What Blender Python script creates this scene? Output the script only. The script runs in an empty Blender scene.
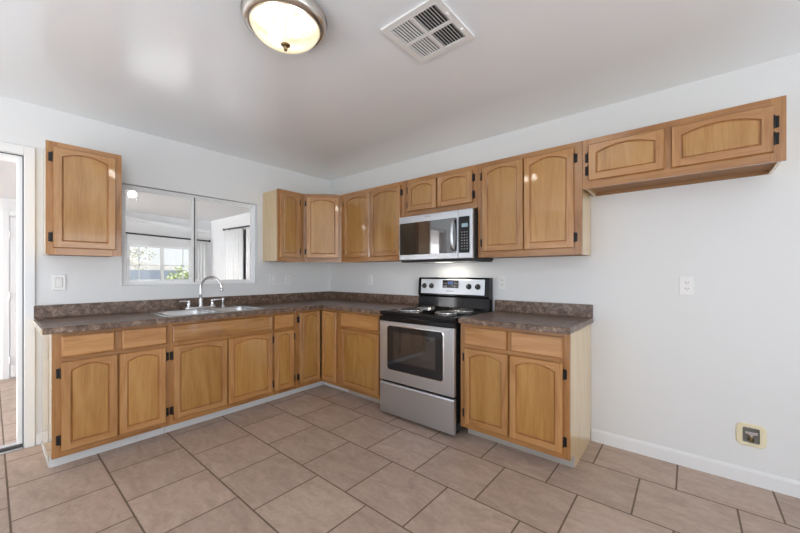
import bpy, bmesh, math, random
from mathutils import Vector, Matrix

random.seed(7)
C = bpy.context.scene.collection
SC = bpy.context.scene
PI = math.pi

# ------------------------------------------------------------------ camera
CAM = Vector((3.631, -2.890, 1.242))
cam_data = bpy.data.cameras.new('camera')
cam_data.sensor_width = 36.0
cam_data.lens = 344.14 / 800.0 * 36.0
cam_data.shift_y = 7.3 / 800.0
cam_data.clip_start = 0.05
cam = bpy.data.objects.new('camera', cam_data)
cam.location = CAM
cam.rotation_euler = (PI / 2, 0, math.radians(40.006))
C.objects.link(cam)
SC.camera = cam

# ------------------------------------------------------------------ exposure, world, lights
SC.view_settings.view_transform = 'Standard'
SC.view_settings.look = 'None'
SC.view_settings.gamma = 1.0
SC.view_settings.use_curve_mapping = False
SC.view_settings.exposure = 0.14
SC.cycles.use_denoising = True
SC.cycles.max_bounces = 12
SC.cycles.diffuse_bounces = 8
SC.cycles.transparent_max_bounces = 16
SC.cycles.sample_clamp_indirect = 8.0
SC.cycles.caustics_reflective = False
SC.cycles.caustics_refractive = False

world = bpy.data.worlds.new('daylight sky')
SC.world = world
world.use_nodes = True
wn = world.node_tree
wn.nodes.clear()
w_out = wn.nodes.new('ShaderNodeOutputWorld')
w_bg = wn.nodes.new('ShaderNodeBackground')
w_sky = wn.nodes.new('ShaderNodeTexSky')
w_sky.sky_type = 'HOSEK_WILKIE'
w_sky.turbidity = 6.0
w_sky.ground_albedo = 0.5
w_sky.sun_direction = (-0.5, -0.5, 0.7)
w_mix = wn.nodes.new('ShaderNodeMixRGB')
w_mix.inputs[0].default_value = 0.6
w_mix.inputs[2].default_value = (1, 1, 1, 1)
wn.links.new(w_sky.outputs[0], w_mix.inputs[1])
wn.links.new(w_mix.outputs[0], w_bg.inputs[0])
wn.links.new(w_bg.outputs[0], w_out.inputs[0])
w_bg.inputs[1].default_value = 1.5


def area(name, loc, direction, sx, sy, power, color=(1, 1, 1), spread=PI):
    l = bpy.data.lights.new(name, 'AREA')
    l.shape = 'RECTANGLE'
    l.size, l.size_y = sx, sy
    l.energy = power
    l.color = color
    l.spread = spread
    o = bpy.data.objects.new(name, l)
    o.location = loc
    o.rotation_euler = Vector(direction).to_track_quat('-Z', 'Y').to_euler()
    C.objects.link(o)
    return o


RX, RY, H = 6.3, -5.0, 2.468         # room extent (+x, -y) and ceiling height
SX = -2.55                           # far wall of the sunroom behind the left wall
SH = 2.13                            # sunroom ceiling
SRY = -8.0                           # far -y end of the sunroom

FILL_TINT = (0.87, 0.935, 1.0)
area('added_fill_back', (2.0, RY - 0.02, 1.05), (-0.5, 0.6, 1.0), 1.7, 1.7, 40, FILL_TINT)  # added fill at a made-up opening in the unseen back wall
area('added_fill_end_back', (RX + 0.02, -4.2, 1.15), (-1, -0.1, 0.5), 1.45, 1.9, 108, FILL_TINT)  # added fill at an invented opening in the unseen end wall
area('added_fill_end_right', (RX + 0.02, -1.25, 1.35), (-1, -0.2, 0.5), 1.7, 1.6, 14, FILL_TINT)  # second added fill in the end wall, its opening invented too
area('added_fill_sunroom', (-1.35, SRY + 0.1, 1.15), (0, 1, 0.1), 2.0, 1.6, 260, (0.97, 0.98, 1.0))  # added fill before the blank, unseen sunroom end wall; no glazing there
area('added_beam_sunroom', (-0.32, -4.7, 1.9), (-2.2, 3.4, -1.35), 0.4, 0.3, 55, (1.0, 0.99, 0.97), math.radians(13))  # added narrow beam to brighten the ceiling reflection; no window here
area('cooktop_lamp', (1.90, -0.20, 1.338), (0, 0.12, -1), 0.22, 0.10, 1.3, (1, 0.93, 0.82))

sun = bpy.data.lights.new('sun', 'SUN')
sun.energy = 9.0
sun.angle = math.radians(1.0)
sun_o = bpy.data.objects.new('sun', sun)
sun_o.rotation_euler = Vector((-0.35, 0.9, -1.2)).to_track_quat('-Z', 'Y').to_euler()
C.objects.link(sun_o)


# ------------------------------------------------------------------ materials
def lin(r, g, b):
    def f(c):
        c /= 255.0
        return c / 12.92 if c <= 0.04045 else ((c + 0.055) / 1.055) ** 2.4
    return (f(r), f(g), f(b), 1.0)


class NT:
    """small helper to write node trees"""

    def __init__(self, name):
        self.m = bpy.data.materials.new(name)
        self.m.use_nodes = True
        self.t = self.m.node_tree
        self.t.nodes.clear()
        self.out = self.t.nodes.new('ShaderNodeOutputMaterial')

    def node(self, typ, **kw):
        n = self.t.nodes.new(typ)
        for k, v in kw.items():
            setattr(n, k, v)
        return n

    def put(self, sock, v):
        if isinstance(v, bpy.types.NodeSocket):
            self.t.links.new(v, sock)
        else:
            sock.default_value = v

    def math(self, op, a, b=None, c=None):
        n = self.node('ShaderNodeMath', operation=op)
        self.put(n.inputs[0], a)
        if b is not None:
            self.put(n.inputs[1], b)
        if c is not None:
            self.put(n.inputs[2], c)
        return n.outputs[0]

    def coord(self, which='Object'):
        return self.node('ShaderNodeTexCoord').outputs[which]

    def mapping(self, vec, scale=(1, 1, 1), loc=(0, 0, 0), rot=(0, 0, 0)):
        n = self.node('ShaderNodeMapping')
        self.put(n.inputs['Vector'], vec)
        self.put(n.inputs['Scale'], scale)
        self.put(n.inputs['Location'], loc)
        self.put(n.inputs['Rotation'], rot)
        return n.outputs[0]

    def noise(self, vec, scale, detail=3, rough=0.5, dist=0.0):
        n = self.node('ShaderNodeTexNoise')
        self.put(n.inputs['Vector'], vec)
        self.put(n.inputs['Scale'], scale)
        self.put(n.inputs['Detail'], detail)
        self.put(n.inputs['Roughness'], rough)
        self.put(n.inputs['Distortion'], dist)
        return n.outputs['Fac']

    def ramp(self, fac, stops):
        n = self.node('ShaderNodeValToRGB')
        self.put(n.inputs[0], fac)
        el = n.color_ramp.elements
        while len(el) < len(stops):
            el.new(0.5)
        for e, (p, c) in zip(el, stops):
            e.position = p
            e.color = c
        return n.outputs[0]

    def mix(self, fac, a, b, blend='MIX'):
        n = self.node('ShaderNodeMixRGB', blend_type=blend)
        self.put(n.inputs[0], fac)
        self.put(n.inputs[1], a)
        self.put(n.inputs[2], b)
        return n.outputs[0]

    def maprange(self, v, a, b, c, d):
        n = self.node('ShaderNodeMapRange')
        for i, x in enumerate((v, a, b, c, d)):
            self.put(n.inputs[i], x)
        return n.outputs[0]

    def bump(self, h, strength, distance):
        n = self.node('ShaderNodeBump')
        self.put(n.inputs['Height'], h)
        n.inputs['Strength'].default_value = strength
        n.inputs['Distance'].default_value = distance
        return n.outputs[0]

    def bsdf(self, color, rough=0.5, metal=0.0, normal=None, spec=None, coat=None, emit=None):
        b = self.node('ShaderNodeBsdfPrincipled')
        self.put(b.inputs['Base Color'], color)
        self.put(b.inputs['Roughness'], rough)
        self.put(b.inputs['Metallic'], metal)
        if normal is not None:
            self.put(b.inputs['Normal'], normal)
        if spec is not None:
            b.inputs['Specular IOR Level'].default_value = spec
        if coat:
            b.inputs['Coat Weight'].default_value = coat[0]
            b.inputs['Coat Roughness'].default_value = coat[1]
        if emit:
            self.put(b.inputs['Emission Color'], emit[0])
            self.put(b.inputs['Emission Strength'], emit[1])
        self.t.links.new(b.outputs[0], self.out.inputs[0])
        return self.m


def plain(name, color, rough=0.5, metal=0.0, spec=None, coat=None, grain=0.04):
    n = NT(name)
    f = n.noise(n.coord(), 35.0, 3)
    c = n.mix(n.math('MULTIPLY', f, grain), color, (color[0] * .5, color[1] * .5, color[2] * .5, 1))
    return n.bsdf(c, rough, metal, None, spec, coat)


def wood(name, axis, light, mid, dark, rough=0.32, knots=0.5):
    n = NT(name)
    rnd = n.node('ShaderNodeObjectInfo').outputs['Random']
    off = n.node('ShaderNodeCombineXYZ')
    n.put(off.inputs[0], n.math('MULTIPLY', rnd, 13.7))
    n.put(off.inputs[1], n.math('MULTIPLY', rnd, 7.1))
    n.put(off.inputs[2], n.math('MULTIPLY', rnd, 29.3))
    s_long = (1.3, 9.0, 9.0) if axis == 'x' else (9.0, 9.0, 1.3)
    v = n.mapping(n.coord(), s_long, off.outputs[0])
    broad = n.noise(v, 1.1, 4, 0.55, 1.2)
    s_fine = (3.0, 70.0, 70.0) if axis == 'x' else (70.0, 70.0, 3.0)
    vf = n.mapping(n.coord(), s_fine, off.outputs[0])
    fine = n.noise(vf, 2.0, 3, 0.6)
    fac = n.math('ADD', n.math('MULTIPLY', broad, 0.64), n.math('MULTIPLY', fine, 0.36))
    c = n.ramp(fac, [(0.35, dark), (0.47, mid), (0.59, light)])
    tone = n.math('ADD', 0.59, n.math('MULTIPLY', rnd, 0.14))
    hs = n.node('ShaderNodeHueSaturation')
    n.put(hs.inputs['Color'], c)
    n.put(hs.inputs['Value'], tone)
    hs.inputs['Saturation'].default_value = 1.13
    nm = n.bump(n.math('ADD', n.math('MULTIPLY', fine, 0.5), n.noise(v, 0.7, 1)), 0.06, 0.002)
    return n.bsdf(hs.outputs[0], rough, 0, nm, 0.5, (1.0, 0.05))


W_L, W_M, W_D = lin(212, 167, 121), lin(198, 150, 104), lin(176, 127, 84)
MAT = {}
MAT['wood_upright'] = wood('honey maple upright grain', 'z', W_L, W_M, W_D)
MAT['wood_level'] = wood('honey maple level grain', 'x', lin(210, 163, 117), lin(196, 147, 102), lin(174, 124, 82))
MAT['wood_panel'] = wood('honey maple veneer panel', 'z', lin(208, 164, 110), lin(197, 150, 96), lin(180, 132, 82))
MAT['wood_frame'] = wood('maple face frame', 'z', lin(196, 148, 102), lin(181, 132, 88), lin(158, 110, 70))
MAT['wood_rail'] = wood('maple face rail', 'x', lin(196, 148, 102), lin(181, 132, 88), lin(158, 110, 70))
MAT['wood_edge'] = wood('darker maple moulding', 'z', lin(200, 147, 98), lin(183, 131, 86), lin(158, 110, 69))  # darker tone for moulding grooves and outer edges
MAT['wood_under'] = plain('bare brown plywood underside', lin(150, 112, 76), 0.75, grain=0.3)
MAT['wood_side'] = wood('pale maple side veneer', 'z', lin(255, 232, 188), lin(252, 222, 176), lin(240, 206, 158), 0.3)


def paint(name, color, rough, scale, strength, spec=0.4):
    n = NT(name)
    f = n.noise(n.coord(), scale, 4, 0.6)
    big = n.noise(n.coord(), 1.5, 2)
    c = n.mix(n.math('MULTIPLY', big, 0.06), color, (color[0] * .8, color[1] * .8, color[2] * .8, 1))
    return n.bsdf(c, rough, 0, n.bump(f, strength, 0.004), spec)


MAT['wall'] = paint('white wall paint', (0.70, 0.71, 0.715, 1), 0.55, 45, 0.10)
MAT['ceiling'] = paint('white semi gloss ceiling paint', (0.82, 0.86, 0.90, 1), 0.13, 14, 0.10, 0.9)
MAT['trim'] = plain('white gloss trim paint', (0.74, 0.75, 0.76, 1), 0.3)
MAT['sunwall'] = plain('smooth white sunroom paint', (0.72, 0.73, 0.74, 1), 0.6)
MAT['vinyl'] = plain('white window vinyl', (0.84, 0.85, 0.86, 1), 0.35)
MAT['toe'] = paint('pale grey painted toe board', (0.58, 0.59, 0.60, 1), 0.5, 30, 0.05)
MAT['toe_shaded'] = paint('bare grey toe board with shadow tone', (0.36, 0.34, 0.32, 1), 0.6, 30, 0.05)  # unpainted grey board, darkened further for the shadow under the cabinets
MAT['plastic'] = plain('white plastic', (0.78, 0.78, 0.775, 1), 0.3)
MAT['ivory'] = plain('cream plastic', lin(222, 212, 182), 0.4)
MAT['dark'] = plain('dark hollow', (0.02, 0.02, 0.02, 1), 0.6)
MAT['slot'] = plain('dark grey slot', (0.06, 0.06, 0.06, 1), 0.6)
MAT['hinge'] = plain('black oxide hinge metal', (0.018, 0.016, 0.015, 1), 0.38, 0.6)
MAT['black'] = plain('black enamel', (0.008, 0.008, 0.009, 1), 0.09, 0, 0.35)
MAT['blackmatt'] = plain('black moulded plastic', (0.02, 0.02, 0.021, 1), 0.45)
MAT['glassblack'] = plain('smoked black glass', (0.012, 0.012, 0.014, 1), 0.04, 0, 0.6)
MAT['ovenglass'] = plain('black oven door glass', (0.014, 0.014, 0.016, 1), 0.05, 0, 0.5)
MAT['ovenpane'] = plain('smoked oven pane', (0.035, 0.03, 0.027, 1), 0.04, 0, 0.8)
MAT['chrome'] = plain('polished chrome', (0.82, 0.83, 0.85, 1), 0.12, 1.0)
MAT['coil'] = plain('grey burner coil', (0.05, 0.045, 0.045, 1), 0.5, 0.4)
MAT['pan'] = plain('darkened burner pan', (0.22, 0.20, 0.18, 1), 0.2, 1.0)
MAT['nickel'] = plain('brushed nickel', (0.70, 0.66, 0.62, 1), 0.24, 1.0)
MAT['bronze'] = plain('aged brass finial', (0.20, 0.14, 0.07, 1), 0.35, 1.0)
MAT['mark'] = plain('dark grey print', (0.08, 0.08, 0.085, 1), 0.4)
MAT['fabric'] = plain('white curtain fabric', (0.80, 0.80, 0.80, 1), 0.9)
MAT['steelmark'] = plain('etched grey print', (0.22, 0.22, 0.23, 1), 0.4)


for k, v in (('glassblack', 2.3), ('ovenpane', 1.6)):
    MAT[k].node_tree.nodes['Principled BSDF'].inputs['IOR'].default_value = v


def brushed(name, color, rough, axis='x'):
    n = NT(name)
    s = (3.0, 3.0, 900.0) if axis == 'x' else (900.0, 900.0, 3.0)
    f = n.noise(n.mapping(n.coord(), s), 1.0, 3)
    c = n.mix(n.math('MULTIPLY', f, 0.10), color, (color[0] * .7, color[1] * .7, color[2] * .7, 1))
    return n.bsdf(c, rough, 1.0)


MAT['steel'] = brushed('brushed stainless steel', (0.64, 0.675, 0.72, 1), 0.34)
MAT['sink'] = brushed('satin stainless sink', (0.70, 0.72, 0.74, 1), 0.24)
MAT['alu'] = brushed('aluminium track', (0.60, 0.61, 0.63, 1), 0.35)


def laminate():
    n = NT('mottled brown stone laminate')
    co = n.coord()
    a = n.noise(co, 26, 6, 0.68, 0.6)
    b = n.noise(co, 70, 4, 0.6)
    v = n.node('ShaderNodeTexVoronoi')
    n.put(v.inputs['Vector'], co)
    v.inputs['Scale'].default_value = 55
    c = n.ramp(n.math('ADD', n.math('MULTIPLY', a, 0.7), n.math('MULTIPLY', b, 0.3)),
               [(0.34, lin(58, 43, 35)), (0.46, lin(92, 72, 60)), (0.55, lin(122, 100, 86)), (0.66, lin(160, 140, 125))])
    c = n.mix(n.math('MULTIPLY', n.math('LESS_THAN', v.outputs['Distance'], 0.22), 0.35), c, lin(58, 44, 40))
    return n.bsdf(c, 0.30, 0, None, 0.5)


MAT['laminate'] = laminate()


def tiles():
    n = NT('taupe stone floor tile')
    sep = n.node('ShaderNodeSeparateXYZ')
    co = n.coord()
    n.put(sep.inputs[0], co)
    x, y = sep.outputs[0], sep.outputs[1]
    TH, TW = 0.4118, 0.4238
    v = n.math('DIVIDE', n.math('SUBTRACT', n.math('MULTIPLY', y, -1.0), 0.354), TH)
    row = n.math('FLOOR', v)
    fy = n.math('SUBTRACT', v, row)
    odd = n.math('FLOORED_MODULO', row, 2.0)
    off = n.math('SUBTRACT', 1.284, n.math('MULTIPLY', odd, 0.252))
    u = n.math('DIVIDE', n.math('SUBTRACT', x, off), TW)
    col = n.math('FLOOR', u)
    fx = n.math('SUBTRACT', u, col)
    dx = n.math('MULTIPLY', n.math('MINIMUM', fx, n.math('SUBTRACT', 1.0, fx)), TW)
    dy = n.math('MULTIPLY', n.math('MINIMUM', fy, n.math('SUBTRACT', 1.0, fy)), TH)
    wob = n.math('MULTIPLY', n.math('SUBTRACT', n.noise(co, 30, 2), 0.5), 0.002)
    d = n.math('ADD', n.math('MINIMUM', dx, dy), wob)
    tile = n.maprange(d, 0.0032, 0.0052, 0.0, 1.0)
    wnz = n.node('ShaderNodeTexWhiteNoise')
    cid = n.node('ShaderNodeCombineXYZ')
    n.put(cid.inputs[0], col)
    n.put(cid.inputs[1], row)
    n.put(wnz.inputs['Vector'], cid.outputs[0])
    sh = n.node('ShaderNodeVectorMath', operation='MULTIPLY_ADD')
    n.put(sh.inputs[0], wnz.outputs['Color'])
    sh.inputs[1].default_value = (9, 9, 9)
    n.put(sh.inputs[2], co)
    pv = sh.outputs[0]
    streak = n.noise(n.mapping(pv, (1.5, 3.8, 1), (0, 0, 0), (0, 0, 0.5)), 3.4, 8, 0.72, 0.7)
    fine = n.noise(pv, 38, 4, 0.6)
    fac = n.math('ADD', n.math('MULTIPLY', streak, 0.75), n.math('MULTIPLY', fine, 0.25))
    c = n.ramp(fac, [(0.28, lin(146, 125, 111)), (0.46, lin(166, 145, 131)), (0.58, lin(177, 157, 143)), (0.74, lin(190, 171, 158))])
    tone = n.math('ADD', 0.99, n.math('MULTIPLY', wnz.outputs['Value'], 0.14))
    hs = n.node('ShaderNodeHueSaturation')
    n.put(hs.inputs['Color'], c)
    n.put(hs.inputs['Value'], tone)
    c = n.mix(tile, lin(108, 91, 78), hs.outputs[0])
    h = n.math('ADD', n.math('MULTIPLY', tile, 1.0), n.math('MULTIPLY', fac, 0.35))
    rough = n.maprange(tile, 0, 1, 0.8, 0.42)
    return n.bsdf(c, rough, 0, n.bump(h, 0.35, 0.003), 0.4)


MAT['tile'] = tiles()


def clear_glass():
    n = NT('clear window glass')
    tr = n.node('ShaderNodeBsdfTransparent')
    tr.inputs[0].default_value = (0.96, 0.97, 0.97, 1)
    gl = n.node('ShaderNodeBsdfGlossy')
    gl.inputs['Roughness'].default_value = 0.02
    fr = n.node('ShaderNodeFresnel')
    fr.inputs[0].default_value = 1.35
    mx = n.node('ShaderNodeMixShader')
    n.put(mx.inputs[0], fr.outputs[0])
    n.t.links.new(tr.outputs[0], mx.inputs[1])
    n.t.links.new(gl.outputs[0], mx.inputs[2])
    n.t.links.new(mx.outputs[0], n.out.inputs[0])
    return n.m


MAT['glass'] = clear_glass()


def alabaster():
    """frosted cream glass lit from inside; a little of the bulbs shows through"""
    n = NT('lit alabaster glass')
    co = n.coord()
    f = n.noise(co, 7, 4, 0.6, 1.0)
    c = n.mix(n.math('MULTIPLY', f, 0.8), lin(255, 244, 214), lin(246, 218, 158))
    em = n.node('ShaderNodeEmission')
    n.put(em.inputs[0], c)
    em.inputs[1].default_value = 1.15
    tr = n.node('ShaderNodeBsdfTransparent')
    gl = n.node('ShaderNodeBsdfGlossy')
    gl.inputs['Roughness'].default_value = 0.12
    m1 = n.node('ShaderNodeMixShader')
    m1.inputs[0].default_value = 0.13
    m2 = n.node('ShaderNodeMixShader')
    fr = n.node('ShaderNodeFresnel')
    n.put(m2.inputs[0], fr.outputs[0])
    L = n.t.links
    L.new(em.outputs[0], m1.inputs[1])
    L.new(tr.outputs[0], m1.inputs[2])
    L.new(m1.outputs[0], m2.inputs[1])
    L.new(gl.outputs[0], m2.inputs[2])
    L.new(m2.outputs[0], n.out.inputs[0])
    return n.m


MAT['alabaster'] = alabaster()


def glow(name, color, strength):
    n = NT(name)
    f = n.noise(n.coord(), 60, 2)
    s = n.maprange(f, 0, 1, strength * 0.9, strength * 1.1)
    return n.bsdf((0.02, 0.02, 0.02, 1), 0.3, 0, None, None, None, (color, s))


MAT['blue_display'] = glow('blue lit display', lin(60, 110, 190), 0.55)
MAT['grey_display'] = glow('pale lit display', lin(150, 175, 190), 0.7)
MAT['lens'] = glow('lit white lens', lin(255, 244, 224), 2.0)
MAT['bulb'] = glow('lit white bulb', (1, 0.98, 0.95, 1), 6.0)
MAT['hotbulb'] = glow('lit soft white bulb', (1, 0.95, 0.86, 1), 115.0)
MAT['leaf'] = plain('olive green leaves', lin(168, 180, 132), 0.6, grain=0.5)
MAT['treeleaf'] = plain('pale dry foliage', lin(176, 172, 150), 0.7, grain=0.4)
MAT['bark'] = plain('weathered grey wood', lin(168, 156, 146), 0.8, grain=0.5)
MAT['block'] = plain('blue grey painted block', lin(140, 150, 168), 0.8, grain=0.4)
MAT['stucco'] = plain('pale stucco', lin(225, 222, 216), 0.8)
MAT['roof'] = plain('bleached shingle roof', lin(206, 204, 202), 0.8, grain=0.3)
MAT['gravel'] = plain('desert gravel', lin(196, 184, 168), 0.9, grain=0.6)


# ------------------------------------------------------------------ mesh builder
class MB:
    def __init__(self):
        self.bm = bmesh.new()

    def _set(self, faces, mi, smooth=False):
        for f in faces:
            f.material_index = mi
            f.smooth = smooth

    def box(self, x0, x1, y0, y1, z0, z1, mi=0, bev=0.0, seg=2):
        x0, x1 = min(x0, x1), max(x0, x1)
        y0, y1 = min(y0, y1), max(y0, y1)
        z0, z1 = min(z0, z1), max(z0, z1)
        t = bmesh.new()
        r = bmesh.ops.create_cube(t, size=1.0)
        for v in r['verts']:
            v.co = Vector((x0 + (v.co.x + .5) * (x1 - x0), y0 + (v.co.y + .5) * (y1 - y0), z0 + (v.co.z + .5) * (z1 - z0)))
        if bev > 0:
            bmesh.ops.bevel(t, geom=list(t.edges), offset=bev, segments=seg, affect='EDGES', profile=0.5)
        self._merge(t, mi)
        return self

    def _merge(self, t, mi=None, smooth=None, mat=None):
        if mat is not None:
            bmesh.ops.transform(t, matrix=mat, verts=t.verts)
        t.verts.index_update()
        vs = [self.bm.verts.new(v.co) for v in t.verts]
        for f in t.faces:
            try:
                nf = self.bm.faces.new([vs[v.index] for v in f.verts])
            except ValueError:
                continue
            nf.material_index = f.material_index if mi is None else mi
            nf.smooth = f.smooth if smooth is None else smooth
        t.free()

    def poly(self, pts, mi=0, smooth=False):
        f = self.bm.faces.new([self.bm.verts.new(p) for p in pts])
        f.material_index = mi
        f.smooth = smooth
        return f

    def prism(self, pts, d0, d1, axis='z', mi=0, bev=0.0):
        """polygon in the plane across `axis`, extruded from d0 to d1.  z: (x,y)  y: (x,z)  x: (y,z)"""
        t = bmesh.new()

        def p(a, b, d):
            return {'z': (a, b, d), 'y': (a, d, b), 'x': (d, a, b)}[axis]
        lo = [t.verts.new(p(a, b, d0)) for a, b in pts]
        hi = [t.verts.new(p(a, b, d1)) for a, b in pts]
        t.faces.new(lo)
        t.faces.new(hi)
        n = len(pts)
        for i in range(n):
            t.faces.new([lo[i], lo[(i + 1) % n], hi[(i + 1) % n], hi[i]])
        bmesh.ops.recalc_face_normals(t, faces=t.faces)
        if bev > 0:
            bmesh.ops.bevel(t, geom=list(t.edges), offset=bev, segments=2, affect='EDGES', profile=0.5)
        self._merge(t, mi)
        return self

    def lathe(self, prof, mat=None, mi=0, seg=32, smooth=True, sharp=()):
        """prof: list of (radius, z); revolved about z and moved by mat"""
        t = bmesh.new()
        rings = []
        for r, z in prof:
            if r < 1e-6:
                rings.append([t.verts.new((0, 0, z))])
            else:
                rings.append([t.verts.new((r * math.cos(2 * PI * k / seg), r * math.sin(2 * PI * k / seg), z)) for k in range(seg)])
        for a, b in zip(rings, rings[1:]):
            for k in range(seg):
                k2 = (k + 1) % seg
                if len(a) == 1 and len(b) == 1:
                    continue
                if len(a) == 1:
                    f = t.faces.new([a[0], b[k], b[k2]])
                elif len(b) == 1:
                    f = t.faces.new([a[k], b[0], a[k2]])
                else:
                    f = t.faces.new([a[k], b[k], b[k2], a[k2]])
                f.smooth = smooth
        bmesh.ops.recalc_face_normals(t, faces=t.faces)
        self._merge(t, mi, None, mat)
        return self

    def cyl(self, p0, p1, r, mi=0, seg=20, r1=None):
        p0, p1 = Vector(p0), Vector(p1)
        d = p1 - p0
        m = Matrix.Translation(p0) @ d.to_track_quat('Z', 'Y').to_matrix().to_4x4()
        L = d.length
        r1 = r if r1 is None else r1
        e = min(0.15 * min(r, r1), 0.2 * L)
        self.lathe([(0, 0), (r - e, 0), (r, e), (r1, L - e), (r1 - e, L), (0, L)], m, mi, seg)
        return self

    def tube(self, pts, r, mi=0, seg=12, closed=False):
        pts = [Vector(p) for p in pts]
        n = len(pts)
        rad = r if isinstance(r, (list, tuple)) else [r] * n
        t = bmesh.new()
        rings = []
        up = None
        for i in range(n):
            if closed:
                d = pts[(i + 1) % n] - pts[i - 1]
            else:
                d = pts[min(i + 1, n - 1)] - pts[max(i - 1, 0)]
            d.normalize()
            if up is None:
                up = Vector((0, 0, 1)) if abs(d.z) < 0.9 else Vector((1, 0, 0))
            side = d.cross(up)
            side.normalize()
            up = side.cross(d)
            up.normalize()
            rings.append([t.verts.new(pts[i] + rad[i] * (math.cos(2 * PI * k / seg) * side + math.sin(2 * PI * k / seg) * up)) for k in range(seg)])
        cnt = n if closed else n - 1
        for i in range(cnt):
            a, b = rings[i], rings[(i + 1) % n]
            for k in range(seg):
                k2 = (k + 1) % seg
                f = t.faces.new([a[k], a[k2], b[k2], b[k]])
                f.smooth = True
        if not closed:
            t.faces.new(rings[0])
            t.faces.new(rings[-1])
        bmesh.ops.recalc_face_normals(t, faces=t.faces)
        self._merge(t, mi)
        return self

    def loft(self, loops, mi=0, smooth=False, cap0=False, cap1=False):
        t = bmesh.new()
        rs = [[t.verts.new(p) for p in lp] for lp in loops]
        n = len(loops[0])
        for a, b in zip(rs, rs[1:]):
            for k in range(n):
                f = t.faces.new([a[k], a[(k + 1) % n], b[(k + 1) % n], b[k]])
                f.smooth = smooth
        if cap0:
            t.faces.new(rs[0])
        if cap1:
            t.faces.new(rs[-1])
        bmesh.ops.recalc_face_normals(t, faces=t.faces)
        self._merge(t, mi)
        return self

    def sheet(self, outer, holes, z, mi=0):
        """flat plate in xy at height z with holes"""
        t = bmesh.new()
        ed = []
        for lp in [outer] + holes:
            vs = [t.verts.new((x, y, z)) for x, y in lp]
            ed += [t.edges.new((vs[i], vs[(i + 1) % len(vs)])) for i in range(len(vs))]
        bmesh.ops.triangle_fill(t, use_beauty=True, use_dissolve=False, edges=ed, normal=(0, 0, 1))
        for f in t.faces:
            if f.normal.z < 0:
                f.normal_flip()
        self._merge(t, mi)
        return self

    def build(self, name, mats, parent=None, loc=None, rotz=0.0, weld=False):
        if weld:
            bmesh.ops.remove_doubles(self.bm, verts=self.bm.verts, dist=1e-5)
        me = bpy.data.meshes.new(name)
        self.bm.to_mesh(me)
        self.bm.free()
        for m in (mats if isinstance(mats, (list, tuple)) else [mats]):
            me.materials.append(MAT[m])
        o = bpy.data.objects.new(name, me)
        if parent is not None:
            o.parent = parent
        if loc is not None:
            o.location = loc
        o.rotation_euler = (0, 0, rotz)
        C.objects.link(o)
        return o


def rrect(x0, x1, y0, y1, r, n=6):
    out = []
    for cx, cy, a0 in ((x1 - r, y1 - r, 0), (x0 + r, y1 - r, PI / 2), (x0 + r, y0 + r, PI), (x1 - r, y0 + r, 1.5 * PI)):
        for k in range(n + 1):
            a = a0 + k * PI / 2 / n
            out.append((cx + r * math.cos(a), cy + r * math.sin(a)))
    return out


def thing(name, label, cat, loc=(0, 0, 0), rotz=0.0, group=None):
    o = bpy.data.objects.new(name, None)
    o.empty_display_size = 0.1
    o.location = loc
    o.rotation_euler = (0, 0, rotz)
    C.objects.link(o)
    return tag(o, label, cat, group)


def tag(o, label, cat, group=None):
    o['label'] = label
    o['category'] = cat
    if group:
        o['group'] = group
    return o


def struct(o):
    o['kind'] = 'structure'
    return o


def text_mesh(parent, name, body, size, loc, mat):
    cu = bpy.data.curves.new(name, 'FONT')
    cu.body = body
    cu.size = size
    cu.extrude = 0.0003
    cu.align_x = 'CENTER'
    tmp = bpy.data.objects.new(name, cu)
    C.objects.link(tmp)
    dg = bpy.context.evaluated_depsgraph_get()
    me = bpy.data.meshes.new_from_object(tmp.evaluated_get(dg))
    bpy.data.objects.remove(tmp)
    me.materials.clear()
    me.materials.append(MAT[mat])
    o = bpy.data.objects.new(name, me)
    o.parent = parent
    o.location = loc
    o.rotation_euler = (PI / 2, 0, 0)
    C.objects.link(o)
    return o


# ================================================================== the setting
WT = 0.14                                    # thickness of the left wall
WIN = (-2.18, -0.997, 1.14, 2.005)           # pass-through window: y0 y1 z0 z1
DOR = (-3.62, -2.736, 0.0, 2.083)            # glass door opening: y0 y1 z0 z1

struct(MB().prism([(SX - 0.1, 0.1), (SX - 0.1, SRY - 0.1), (0, SRY - 0.1), (0, RY - 0.1), (RX + 0.1, RY - 0.1), (RX + 0.1, 0.1)], -0.06, 0.0, 'z').build('floor', 'tile'))
struct(MB().box(-WT, RX + 0.1, RY - 0.1, 0.1, H, H + 0.06).build('ceiling', 'ceiling'))
w = MB()
w.box(-WT, 0, WIN[1], 0.1, 0, H)
w.box(-WT, 0, DOR[1], WIN[0], 0, H)
w.box(-WT, 0, WIN[0], WIN[1], 0, WIN[2])
w.box(-WT, 0, WIN[0], WIN[1], WIN[3], H)
w.box(-WT, 0, DOR[0], DOR[1], DOR[3], H)
w.box(-WT, 0, RY - 0.1, DOR[0], 0, H)
struct(w.build('wall_left', 'wall'))
struct(MB().box(0, RX + 0.1, 0, 0.1, 0, H).build('wall_right', 'wall'))
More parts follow.
